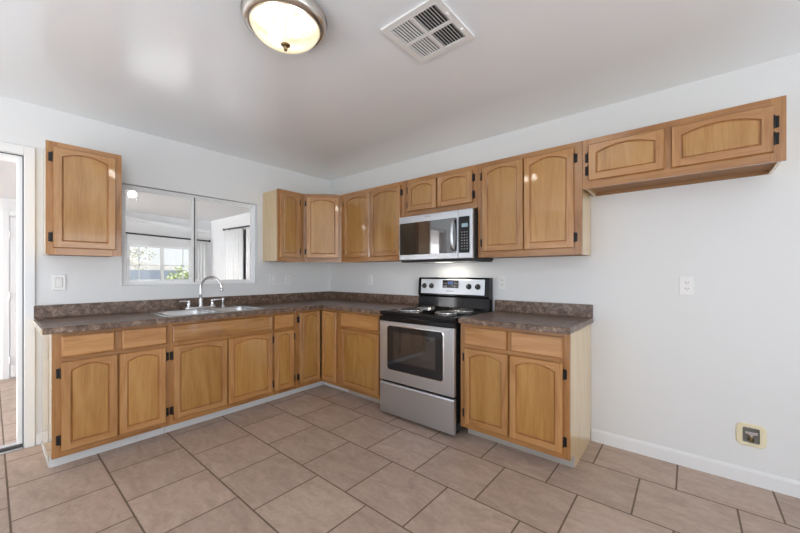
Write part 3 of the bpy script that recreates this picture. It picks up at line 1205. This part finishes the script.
FX, FY = 0.140, -1.625
t = thing('faucet', 'chrome gooseneck faucet with two lever handles behind the sink', 'faucet', (FX, FY, CT1 + zt))
m = MB()
m.loft([[(x, y, z) for x, y in rrect(-0.028 + i, 0.028 - i, -0.135 + i, 0.135 - i, 0.027 - i)] for i, z in ((0, 0), (0, 0.010), (0.004, 0.016), (0.01, 0.018))], 0, True, True, True)
m.build('deck_plate', 'chrome', t)
m = MB()
m.lathe([(0, 0.016), (0.022, 0.016), (0.020, 0.028), (0.0165, 0.034), (0.0165, 0.085), (0.013, 0.092), (0, 0.094)], None, 0, 24)
sd = Vector((0.86, 0.51, 0)).normalized()
pts = [Vector((0, 0, 0.08)), Vector((0, 0, 0.14)), Vector((0, 0, 0.185))]
RR = 0.108
for k in range(1, 17):
    a = PI - k * (PI * 1.02) / 16
    pts.append(sd * (RR + RR * math.cos(a)) + Vector((0, 0, 0.185 + RR * math.sin(a))))
m.tube(pts, 0.0105, 0, 14)
m.cyl(pts[-1] + Vector((0, 0, 0.004)), pts[-1] + Vector((0, 0, -0.016)), 0.0145, 0, 18)
m.build('spout', 'chrome', t)
for sgn in (-1, 1):
    m = MB()
    m.lathe([(0, 0.016), (0.021, 0.016), (0.020, 0.024), (0.015, 0.030), (0.014, 0.060), (0.017, 0.066), (0.015, 0.076), (0, 0.080)],
            Matrix.Translation((0, sgn * 0.101, 0)), 0, 20)
    m.tube([(0, sgn * 0.101, 0.070), (0.004, sgn * 0.130, 0.074), (0.010, sgn * 0.165, 0.076), (0.012, sgn * 0.178, 0.075)], [0.008, 0.0065, 0.0055, 0.005], 0, 10)
    m.build('lever_handle', 'chrome', t)
t = thing('sprayer', 'chrome side sprayer standing right of the faucet on the sink ledge', 'sprayer', (FX, -1.425, CT1 + zt))
MB().lathe([(0, 0), (0.024, 0), (0.022, 0.010), (0.014, 0.016), (0.0, 0.016)], None, 0, 20).build('holder', 'chrome', t)
m = MB()
m.lathe([(0, 0.014), (0.010, 0.014), (0.011, 0.05), (0.015, 0.070), (0.015, 0.082), (0.010, 0.088), (0, 0.089)], None, 0, 20)
m.build('spray_head', 'chrome', t)
m = MB()
m.tube([(0.010, 0.0, 0.062), (0.018, 0.012, 0.072), (0.022, 0.022, 0.080)], [0.003, 0.004, 0.003], 0, 8)
m.build('trigger', 'blackmatt', t)

# ================================================================== range
RXO = 1.527
RWD = 0.768
t = thing('range', 'stainless steel and black electric range with coil burners between the base cabinets', 'stove', (RXO, 0, 0))
m = MB()
m.box(0.004, RWD - 0.004, -0.632, -0.012, 0.035, 0.884, 0, 0.003)
m.build('oven_body', 'black', t)
for xx in (0.05, RWD - 0.05):
    for yy in (-0.58, -0.08):
        MB().cyl((xx, yy, 0.0), (xx, yy, 0.036), 0.016, 0, 12).build('foot', 'blackmatt', t)
m = MB()
m.prism([(-0.634, 0.030), (-0.662, 0.030), (-0.664, 0.285), (-0.658, 0.296), (-0.634, 0.296)], 0.002, RWD - 0.006, 'x', 0, 0.002)
m.build('storage_drawer', 'steel', t)
od = MB()
od.box(0.002, RWD - 0.006, -0.664, -0.634, 0.314, 0.830, 0, 0.004)
odo = od.build('oven_door', 'steel', t)
m = MB()
m.loft([[(x, y, z) for x, z in rrect(0.090, 0.672, 0.412, 0.800, r, 6)] for y, r in ((-0.660, 0.03), (-0.6655, 0.03))], 1, False, False, False)
lo = [(x, -0.6655, z) for x, z in rrect(0.090, 0.672, 0.412, 0.800, 0.03, 6)]
l2 = [(x, -0.6675, z) for x, z in rrect(0.096, 0.666, 0.418, 0.794, 0.026, 6)]
m.loft([lo, l2], 1, True)
l3 = [(x, -0.6675, z) for x, z in rrect(0.097, 0.665, 0.419, 0.793, 0.025, 6)]
m.loft([l2, l3], 0)
m.poly(l3, 0)
m.build('window_glass', ['ovenglass', 'chrome'], odo)
m = MB()
m.box(0.165, 0.598, -0.6692, -0.6676, 0.492, 0.746, 0)
m.build('inner_pane', 'ovenpane', odo)
for xx in (RWD - 0.04,):
    m = MB()
    m.cyl((xx, -0.664, 0.802), (xx, -0.672, 0.802), 0.007, 0, 14)
    m.build('mount_stud', 'steel', odo)
m = MB()
m.box(0.000, RWD - 0.004, -0.668, -0.634, 0.832, 0.872, 0, 0.006)
m.box(0.10, RWD - 0.10, -0.6705, -0.6675, 0.842, 0.862, 0, 0.001)
m.build('door_top_trim', 'black', odo)
m = MB()
m.box(0.000, RWD, -0.662, -0.018, 0.886, 0.915, 0, 0.008, 3)
m.box(0.020, RWD - 0.020, -0.640, -0.110, 0.9145, 0.917, 0, 0.001)
ck = m.build('cooktop', 'black', t)


def burner(cx, cy, r):
    m = MB()
    m.lathe([(r + 0.020, 0.0), (r + 0.018, 0.0045), (r + 0.010, 0.006), (r + 0.004, 0.002), (r * 0.5, -0.010), (0.02, -0.012), (0, -0.012)],
            Matrix.Translation((cx, cy, 0.9175)), 0, 40)
    pan = m.build('drip_pan', 'pan', ck)
    m = MB()
    m.tube([(cx + (r + 0.014) * math.cos(2 * PI * k / 40), cy + (r + 0.014) * math.sin(2 * PI * k / 40), 0.9225) for k in range(40)], 0.0042, 0, 8, True)
    m.build('trim_ring', 'chrome', pan)
    turns = 4.2 if r > 0.085 else 3.2
    pts = []
    n = int(turns * 26)
    for k in range(n + 1):
        a = k / 26 * 2 * PI
        rr = 0.018 + (r - 0.022) * k / n
        pts.append((cx + rr * math.cos(a), cy + rr * math.sin(a), 0.926))
    pts.append((cx + (r + 0.012) * math.cos(a + 0.12), cy + (r + 0.012) * math.sin(a + 0.12), 0.921))
    m = MB()
    m.tube(pts, 0.0052, 0, 8)
    for k in range(3):
        a = 2 * PI * k / 3 + 0.5
        m.tube([(cx, cy, 0.920), (cx + (r + 0.006) * math.cos(a), cy + (r + 0.006) * math.sin(a), 0.9205)], 0.0025, 0, 6)
    m.build('coil_element', 'coil', ck)


burner(0.195, -0.475, 0.098)
burner(0.195, -0.220, 0.074)
burner(0.575, -0.475, 0.074)
burner(0.575, -0.220, 0.098)
# backguard
bg = MB()
bg.prism([(-0.012, 0.900), (-0.088, 0.900), (-0.080, 1.020), (-0.098, 1.035), (-0.086, 1.195), (-0.076, 1.206), (-0.012, 1.206)], 0.0, RWD, 'x', 0, 0.003)
bgo = bg.build('backguard', 'black', t)
m = MB()


def bgp(x, z, o=0.0):
    y = -0.098 + (z - 1.035) / 0.160 * 0.012
    return (x, y - o, z)


l0 = [bgp(x, z, 0.0) for x, z in rrect(0.038, RWD - 0.040, 1.050, 1.191, 0.006, 3)]
l1 = [bgp(x, z, 0.004) for x, z in rrect(0.038, RWD - 0.040, 1.050, 1.191, 0.006, 3)]
l2 = [bgp(x, z, 0.005) for x, z in rrect(0.040, RWD - 0.042, 1.052, 1.189, 0.005, 3)]
m.loft([l0, l1, l2], 0, False, False, True)
m.build('control_panel', 'steel', bgo)
for kx in (0.080, 0.166, 0.575, 0.664):
    m = MB()
    mt = Matrix.Translation(bgp(kx, 1.125, 0.005)) @ Matrix.Rotation(PI / 2, 4, 'X')
    m.lathe([(0, 0), (0.026, 0), (0.026, 0.004), (0.021, 0.007), (0.019, 0.022), (0.016, 0.025), (0, 0.025)], mt, 0, 28)
    p = bgp(kx, 1.125, 0.005)
    m.box(p[0] - 0.004, p[0] + 0.004, p[1] - 0.032, p[1] - 0.020, p[2] - 0.019, p[2] + 0.019, 0, 0.002)
    kb = m.build('control_knob', 'blackmatt', bgo)
    m = MB()
    m.box(p[0] - 0.001, p[0] + 0.001, p[1] - 0.0326, p[1] - 0.0318, p[2] + 0.006, p[2] + 0.018)
    m.build('pointer_mark', 'plastic', kb)
m = MB()
l0 = [bgp(x, z, 0.0045) for x, z in rrect(0.292, 0.468, 1.108, 1.182, 0.008, 4)]
l1 = [bgp(x, z, 0.0075) for x, z in rrect(0.292, 0.468, 1.108, 1.182, 0.008, 4)]
l2 = [bgp(x, z, 0.0085) for x, z in rrect(0.294, 0.466, 1.110, 1.180, 0.007, 4)]
m.loft([l0, l1, l2], 0, False, False, True)
dp = m.build('display_panel', 'black', bgo)
m = MB()
m.poly([bgp(x, z, 0.0088) for x, z in ((0.352, 1.144), (0.406, 1.144), (0.406, 1.168), (0.352, 1.168))], 0)
m.build('clock_display', 'blue_display', dp)
m = MB()
for i in range(3):
    for j in range(2):
        for bx in (0.304, 0.424):
            p = bgp(bx + i * 0.014, 1.120 + j * 0.022 * 1.2, 0.0085)
            m.box(p[0], p[0] + 0.008, p[1] - 0.0008, p[1], p[2], p[2] + 0.010)
o = m.build('touch_buttons', 'steelmark', dp)
o['kind'] = 'stuff'
o = text_mesh(bgo, 'brand_mark', 'Whirlpool', 0.020, bgp(0.380, 1.072, 0.0054), 'mark')
o.rotation_euler = (PI / 2 - math.atan2(0.012, 0.160), 0, 0)

# ================================================================== microwave
MX, MW = 1.532, 0.770
MZ0, MZ1 = 1.362, 1.774
t = thing('microwave', 'stainless steel over-the-range microwave with black glass door under the short cabinet', 'microwave', (MX, 0, MZ0))
mh = MZ1 - MZ0
m = MB()
m.box(0.0, MW, -0.372, -0.012, 0.0, mh, 0, 0.004)
m.box(0.012, MW - 0.012, -0.385, -0.012, -0.014, 0.0, 0, 0.004)
m.build('oven_case', 'blackmatt', t)
md = MB()
md.box(0.0, 0.634, -0.402, -0.373, 0.006, mh - 0.002, 0, 0.005)
mdo = md.build('oven_door', 'steel', t)
m = MB()
m.loft([[(x, y, z) for x, z in rrect(0.010, 0.626, 0.054, 0.348, 0.010, 3)] for y in (-0.400, -0.4035)], 0, False, False, True)
m.build('door_glass', 'glassblack', mdo)
m = MB()
hx = 0.603
pts = [(hx, -0.4035, 0.075), (hx, -0.424, 0.080), (hx, -0.440, 0.110), (hx, -0.449, 0.160), (hx, -0.452, 0.205), (hx, -0.449, 0.250), (hx, -0.440, 0.300), (hx, -0.424, 0.330), (hx, -0.4035, 0.335)]
loops = []
for i, p in enumerate(pts):
    a = Vector(pts[max(0, i - 1)])
    b = Vector(pts[min(len(pts) - 1, i + 1)])
    d = (b - a).normalized()
    nrm = Vector((0, -d.z, d.y))
    if nrm.y > 0:
        nrm = -nrm
    p = Vector(p)
    loops.append([p + Vector((0.015, 0, 0)), p + Vector((0.009, 0, 0)) + nrm * 0.007, p + Vector((-0.009, 0, 0)) + nrm * 0.007, p + Vector((-0.015, 0, 0)),
                  p + Vector((-0.010, 0, 0)) - nrm * 0.004, p + Vector((0.010, 0, 0)) - nrm * 0.004])
m.loft(loops, 0, True, True, True)
m.build('door_handle', 'steel', mdo)
m = MB()
m.box(0.637, MW, -0.402, -0.373, 0.006, mh - 0.002, 0, 0.005)
mp = m.build('control_panel', 'steel', t)
m = MB()
m.loft([[(x, y, z) for x, z in rrect(0.645, 0.744, 0.052, 0.350, 0.008, 3)] for y in (-0.400, -0.4035)], 0, False, False, True)
kp = m.build('keypad', 'black', mp)
m = MB()
m.box(0.672, 0.728, -0.4045, -0.4030, 0.262, 0.292)
m.build('clock_display', 'grey_display', kp)
m = MB()
for r in range(7):
    for c in range(3):
        m.box(0.668 + c * 0.024, 0.680 + c * 0.024, -0.4040, -0.4030, 0.080 + r * 0.023, 0.088 + r * 0.023)
o = m.build('touch_buttons', 'steelmark', kp)
o['kind'] = 'stuff'
m = MB()
m.box(0.22, 0.50, -0.34, -0.14, -0.0150, -0.0138, 1)
m.box(0.31, 0.45, -0.26, -0.16, -0.0165, -0.0148, 0)
m.build('task_light', ['lens', 'steel'], t)
for k in range(2):
    m = MB()
    m.box(0.05 + 0.50 * k, 0.20 + 0.50 * k, -0.33, -0.13, -0.0150, -0.0138)
    m.build('grease_filter', 'alu', t)
text_mesh(mdo, 'brand_mark', 'Whirlpool', 0.016, (0.33, -0.4026, mh - 0.030), 'steelmark')

# ================================================================== ceiling lamp and vent
LX, LY = 2.160, -1.985
t = thing('ceiling_light', 'round flush ceiling light with brushed nickel rim and lit cream glass bowl', 'light', (LX, LY, H))
m = MB()
m.lathe([(0.175, 0.0), (0.192, -0.004), (0.196, -0.016), (0.190, -0.026), (0.192, -0.034), (0.184, -0.050), (0.168, -0.058), (0.158, -0.060), (0.156, -0.050), (0.156, -0.004), (0.175, 0.0)], None, 0, 64)
m.build('rim', 'nickel', t)
m = MB()
pr = [(0.1565, -0.052)]
for k in range(1, 13):
    a = k / 12 * PI / 2
    pr.append((0.1565 * math.cos(a) if k < 12 else 0.0, -0.052 - 0.082 * math.sin(a)))
m.lathe(pr, None, 0, 64)
m.build('glass_bowl', 'alabaster', t)
for ang in (0.35, 0.35 + PI):
    m = MB()
    bx, by = 0.058 * math.cos(ang), 0.058 * math.sin(ang)
    m.lathe([(0, -0.110), (0.016, -0.106), (0.028, -0.092), (0.031, -0.078), (0.024, -0.058), (0.013, -0.044), (0.013, -0.036), (0, -0.036)], Matrix.Translation((bx, by, 0)), 0, 20)
    m.build('bulb', 'hotbulb', t)
    MB().cyl((bx, by, -0.036), (bx, by, -0.004), 0.017, 0, 14).build('socket', 'plastic', t)
MB().cyl((0, 0, -0.132), (0, 0, -0.004), 0.004, 0, 10).build('centre_rod', 'bronze', t)
m = MB()
m.lathe([(0, -0.1335), (0.020, -0.134), (0.022, -0.138), (0.016, -0.143), (0.008, -0.146), (0.007, -0.152), (0.009, -0.157), (0.006, -0.164), (0, -0.166)], None, 0, 24)
m.build('finial', 'bronze', t)
VX0, VX1, VY0, VY1 = 2.449, 2.787, -1.634, -1.284
t = thing('ceiling_vent', 'square white four-way air vent in the ceiling beside the round light', 'vent', ((VX0 + VX1) / 2, (VY0 + VY1) / 2, H))
hw, hd = (VX1 - VX0) / 2, (VY1 - VY0) / 2
m = MB()
bw = 0.034
for a, b, c, d in ((-hw, hw, -hd, -hd + bw), (-hw, hw, hd - bw, hd), (-hw, -hw + bw, -hd + bw, hd - bw), (hw - bw, hw, -hd + bw, hd - bw),
                   (-0.008, 0.008, -hd + bw, hd - bw), (-hw + bw, -0.008, -0.008, 0.008), (0.008, hw - bw, -0.008, 0.008)):
    m.box(a, b, c, d, -0.010, -0.001, 0)
m.build('vent_frame', 'plastic', t)
MB().box(-hw + 0.01, hw - 0.01, -hd + 0.01, hd - 0.01, -0.0012, -0.0004).build('duct', 'dark', t)
for sx in (-1, 1):
    for sy in (-1, 1):
        m = MB()
        xa, xb = (0.008, hw - bw) if sx > 0 else (-hw + bw, -0.008)
        ya, yb = (0.008, hd - bw) if sy > 0 else (-hd + bw, -0.008)
        n = 8
        for k in range(n):
            xc = xa + (k + 0.5) * (xb - xa) / n
            dx = 0.0013 * (-1 if sx > 0 else 1)
            # slat leaning over, away from the centre
            p = [(xc - dx, -0.0095), (xc - dx + 0.0012, -0.0095), (xc + dx + 0.0012, -0.0016), (xc + dx, -0.0016)]
            m.prism(p, ya, yb, 'y')
        m.build('louvre_panel', 'plastic', t)
for yy in (-0.055, 0.075):
    m = MB()
    m.box(hw - 0.026, hw - 0.014, yy - 0.010, yy + 0.010, -0.016, -0.010, 0, 0.002)
    m.build('damper_lever', 'plastic', t)


# ================================================================== wall plates
def plate(name, label, cat, loc, rotz, kind, group=None):
    t = thing(name, label, cat, loc, rotz, group)
    w, h = 0.074, 0.118
    m = MB()
    m.box(-w / 2, w / 2, -0.006, -0.0005, -h / 2, h / 2, 0, 0.0025)
    for zz in ((-0.048, 0.048) if kind == 'switch' else (0.0,)):
        m.cyl((0, -0.006, zz), (0, -0.0072, zz), 0.003, 0, 10)
    m.build('cover_plate', 'plastic', t)
    if kind == 'switch':
        m = MB()
        m.prism([(-0.006, -0.033), (-0.0075, -0.033), (-0.011, 0.033), (-0.006, 0.033)], -0.017, 0.017, 'x', 0, 0.001)
        m.build('rocker', 'plastic', t)
        m = MB()
        for a, b, c, d in ((-0.0185, 0.0185, 0.034, 0.0355), (-0.0185, 0.0185, -0.0355, -0.034), (-0.0185, -0.0173, -0.034, 0.034), (0.0173, 0.0185, -0.034, 0.034)):
            m.box(a, b, -0.0066, -0.0058, c, d)
        m.build('rocker_gap', 'slot', t)
    else:
        for zz in (0.0195, -0.0195):
            m = MB()
            m.loft([[(x, y, zz + z) for x, z in rrect(-0.0165, 0.0165, -0.0135, 0.0135, 0.012, 5)] for y in (-0.0055, -0.0080)], 0, False, False, True)
            rc = m.build('receptacle', 'plastic', t)
            m = MB()
            m.box(-0.0085, -0.0055, -0.0085, -0.0078, zz - 0.002, zz + 0.007)
            m.box(0.0055, 0.0085, -0.0085, -0.0078, zz - 0.002, zz + 0.006)
            m.cyl((0, -0.0078, zz - 0.007), (0, -0.0085, zz - 0.007), 0.0026, 0, 10)
            m.build('slots', 'slot', rc)
    return t


plate('light_switch', 'white rocker light switch on the wall below the lone wall cabinet', 'switch', (0, -2.556, 1.177), R90, 'switch')
plate('light_switch', 'white switch plate on the wall just right of the sink window', 'switch', (0, -0.826, 1.183), R90, 'switch')
plate('outlet', 'white double outlet on the left wall near the room corner, below the corner cabinets', 'outlet', (0, -0.628, 1.175), R90, 'outlet')
plate('outlet', 'white double outlet above the counter between room corner and range', 'outlet', (0.744, 0, 1.170), 0, 'outlet')
plate('outlet', 'white double outlet above the short counter, beside the range backguard', 'outlet', (2.379, 0, 1.166), 0, 'outlet')
plate('outlet', 'white double outlet on the bare wall below the low wide cabinet', 'outlet', (3.621, 0, 1.165), 0, 'outlet')

t = thing('valve_box', 'cream rounded wall plate with a recessed dark valve box low on the bare wall', 'valve box', (3.912, 0, 0.289))
m = MB()
o0, o1 = rrect(-0.064, 0.064, -0.066, 0.066, 0.030), rrect(-0.060, 0.060, -0.062, 0.062, 0.028)
i1, i0 = rrect(-0.036, 0.036, -0.045, 0.045, 0.008), rrect(-0.036, 0.036, -0.045, 0.045, 0.008)
m.loft([[(x, -0.0005, z) for x, z in o0], [(x, -0.006, z) for x, z in o0], [(x, -0.009, z) for x, z in o1], [(x, -0.009, z) for x, z in i1], [(x, -0.002, z) for x, z in i0]], 0)
m.build('cover_plate', 'ivory', t)
m = MB()
m.loft([[(x, -0.0035, z) for x, z in i0], [(x, -0.0015, z) for x, z in rrect(-0.030, 0.030, -0.038, 0.038, 0.006)]], 0, False, False, True)
rcs = plain('dark bronze box', (0.16, 0.155, 0.14, 1), 0.4, 0.2)
MAT['boxmetal'] = rcs
m.build('recess', 'boxmetal', t)
m = MB()
m.cyl((0, -0.003, 0.006), (0, -0.020, 0.006), 0.008, 0, 14)
m.prism([(-0.026, 0.024), (0.026, 0.024), (0.026, 0.012), (0.008, 0.008), (0.004, -0.002), (-0.004, -0.002), (-0.008, 0.008), (-0.026, 0.012)], -0.024, -0.018, 'y', 0, 0.001)
m.build('valve_handle', 'chrome', t)
m = MB()
m.cyl((0, -0.010, -0.036), (0, -0.010, -0.004), 0.009, 0, 14)
m.lathe([(0, 0), (0.013, 0), (0.013, 0.008), (0, 0.008)], Matrix.Translation((0, -0.011, -0.030)), 0, 6, False)
m.build('valve_stem', 'bronze', t)


# ================================================================== sunroom contents
def curtain(name, label, loc, rotz, w, z0, z1, folds, group=None):
    N = folds * 8
    m = MB()
    loops = []
    for z in (z0, z0 + (z1 - z0) * 0.5, z1):
        f = [(w * i / N, -0.018 * math.sin(i / 8 * 2 * PI) - 0.006 * math.sin(i * 0.9 + z)) for i in range(N + 1)]
        b = [(x, y + 0.004) for x, y in reversed(f)]
        loops.append([(x, y, z) for x, y in f + b])
    m.loft(loops, 0, True, True, True)
    o = m.build(name, 'fabric', None, loc, rotz)
    return tag(o, label, 'curtain', group)


def rod(label, p0, p1, brackets):
    p0, p1 = Vector(p0), Vector(p1)
    t = thing('curtain_rod', label, 'curtain rod', p0)
    d = p1 - p0
    m = MB()
    m.cyl((0, 0, 0), d, 0.012, 0, 12)
    m.build('pole', 'hinge', t)
    for e, s in ((Vector((0, 0, 0)), -1), (d, 1)):
        m = MB()
        c = e + d.normalized() * 0.016 * s
        m.lathe([(0, -0.02), (0.014, -0.014), (0.019, 0), (0.014, 0.014), (0, 0.02)], Matrix.Translation(c), 0, 12)
        m.build('finial', 'hinge', t)
    for k, n in brackets:
        m = MB()
        c = d * k
        m.cyl(c, c + Vector(n), 0.006, 0, 8)
        m.build('bracket', 'hinge', t)
    return t


rod('black curtain rod over the far sunroom window', (SX + 0.075, -1.70, 1.824), (SX + 0.075, -0.56, 1.785), [(0.03, (-0.074, 0, 0)), (0.97, (-0.074, 0, 0))])
curtain('curtain', 'white curtain gathered at the right of the far sunroom window', (SX + 0.075, -0.765, 0), R90, 0.18, 0.30, 1.770, 4)
curtain('curtain', 'white curtain gathered at the left of the far sunroom window', (SX + 0.075, -1.69, 0), R90, 0.055, 0.30, 1.805, 2)
rod('black curtain rod on the sunroom side wall, seen through the right window pane', (-1.87, SY - 0.07, 1.926), (-0.45, SY - 0.07, 1.900),
    [(0.03, (0, 0.069, 0)), (0.52, (0, 0.069, 0)), (0.97, (0, 0.069, 0))])
curtain('curtain', 'white curtain on the side-wall rod, left of the dark gap', (-1.86, SY - 0.07, 0), 0, 0.60, 0.25, 1.892, 7)
curtain('curtain', 'white curtain on the side-wall rod, right of the dark gap', (-1.145, SY - 0.07, 0), 0, 0.66, 0.25, 1.880, 8)
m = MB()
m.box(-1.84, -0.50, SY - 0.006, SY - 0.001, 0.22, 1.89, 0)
o = m.build('dark_gap_screen', 'slot')  # dark sheet in place of an unlit opening; the wall behind is solid
tag(o, 'dark screen standing in for the unlit opening behind the white side-wall curtains', 'screen')

t = thing('ceiling_bulb', 'bare lit bulb in a ceiling holder, seen through the left window pane', 'light', (-0.70, -1.96, SH))
MB().lathe([(0, 0), (0.055, 0), (0.055, -0.008), (0.030, -0.022), (0.022, -0.030), (0, -0.030)], None, 0, 24).build('lamp_holder', 'plastic', t)
MB().lathe([(0.012, -0.030), (0.016, -0.042), (0.032, -0.060), (0.037, -0.078), (0.030, -0.100), (0.015, -0.112), (0, -0.115)], None, 0, 24).build('bulb', 'bulb', t)
for yy in (-0.035, 0.040):
    m = MB()
    m.cyl((0, yy, -0.008), (0, yy, -0.125), 0.0012, 0, 6)
    m.lathe([(0, -0.010), (0.007, -0.004), (0.007, 0.004), (0, 0.010)], Matrix.Translation((0, yy, -0.130)), 0, 10)
    m.build('pull_chain', 'chrome', t)

# ================================================================== outside the far window
m = MB()
m.box(-5.60, -5.45, -2.6, 0.1, -0.06, 1.325)
tag(m.build('garden_wall', 'block'), 'blue grey block wall outside the far sunroom window', 'wall')
t = thing('porch_post', 'weathered square porch post outside the far window', 'post', (-3.35, -1.72, -0.06))
MB().box(-0.045, 0.045, -0.045, 0.045, 0.02, 2.3, 0, 0.006).build('shaft', 'bark', t)
MB().box(-0.075, 0.075, -0.075, 0.075, 0.0, 0.02).build('foot_plate', 'alu', t)
t = thing('neighbour_house', 'pale house with bleached gable roof beyond the garden wall', 'house', (-11.0, 0.2, -0.06))
MB().box(-1.5, 1.5, -2.6, 1.4, 0, 1.30).build('house_wall', 'stucco', t)
MB().prism([(-3.0, 1.26), (1.8, 1.26), (-0.6, 1.80)], -1.8, 1.8, 'x').build('roof', 'roof', t)


def leafy(name, label, cat, loc, r, h, n, mat, trunk):
    t = thing(name, label, cat, loc)
    m = MB()
    m.tube([(0, 0, 0), (0.02, 0.01, trunk * 0.5), (0, 0.03, trunk)], [0.05, 0.04, 0.025], 0, 8)
    for k in range(5):
        a = k * 1.3
        m.tube([(0, 0.03, trunk * 0.6), (r * .4 * math.cos(a), r * .4 * math.sin(a), trunk + h * .3), (r * .7 * math.cos(a), r * .7 * math.sin(a), trunk + h * .6)], [0.025, 0.015, 0.006], 0, 6)
    m.build('stem', 'bark', t)
    m = MB()
    for k in range(n):
        a, b = random.uniform(0, 2 * PI), random.uniform(-1, 1)
        q = random.uniform(0.3, 1.0) ** 0.5
        c = Vector((r * q * math.cos(a) * math.sqrt(1 - b * b), r * q * math.sin(a) * math.sqrt(1 - b * b), trunk + h * .5 + h * .5 * q * b))
        d = Vector((random.uniform(-1, 1), random.uniform(-1, 1), random.uniform(-.6, 1))).normalized()
        e = d.cross(Vector((random.uniform(-1, 1), random.uniform(-1, 1), random.uniform(-1, 1)))).normalized()
        L = random.uniform(0.05, 0.10)
        m.poly([c, c + d * L * .5 + e * L * .25, c + d * L, c + d * L * .5 - e * L * .25], 0)
    m.build('foliage', mat, t)


leafy('shrub', 'green leafy shrub right of the garden wall outside the far window', 'shrub', (-4.3, -0.36, -0.06), 0.36, 1.0, 1100, 'leaf', 0.45)
leafy('tree', 'pale bare-looking tree beyond the garden wall', 'tree', (-7.2, -1.1, -0.06), 1.0, 1.5, 900, 'treeleaf', 1.1)
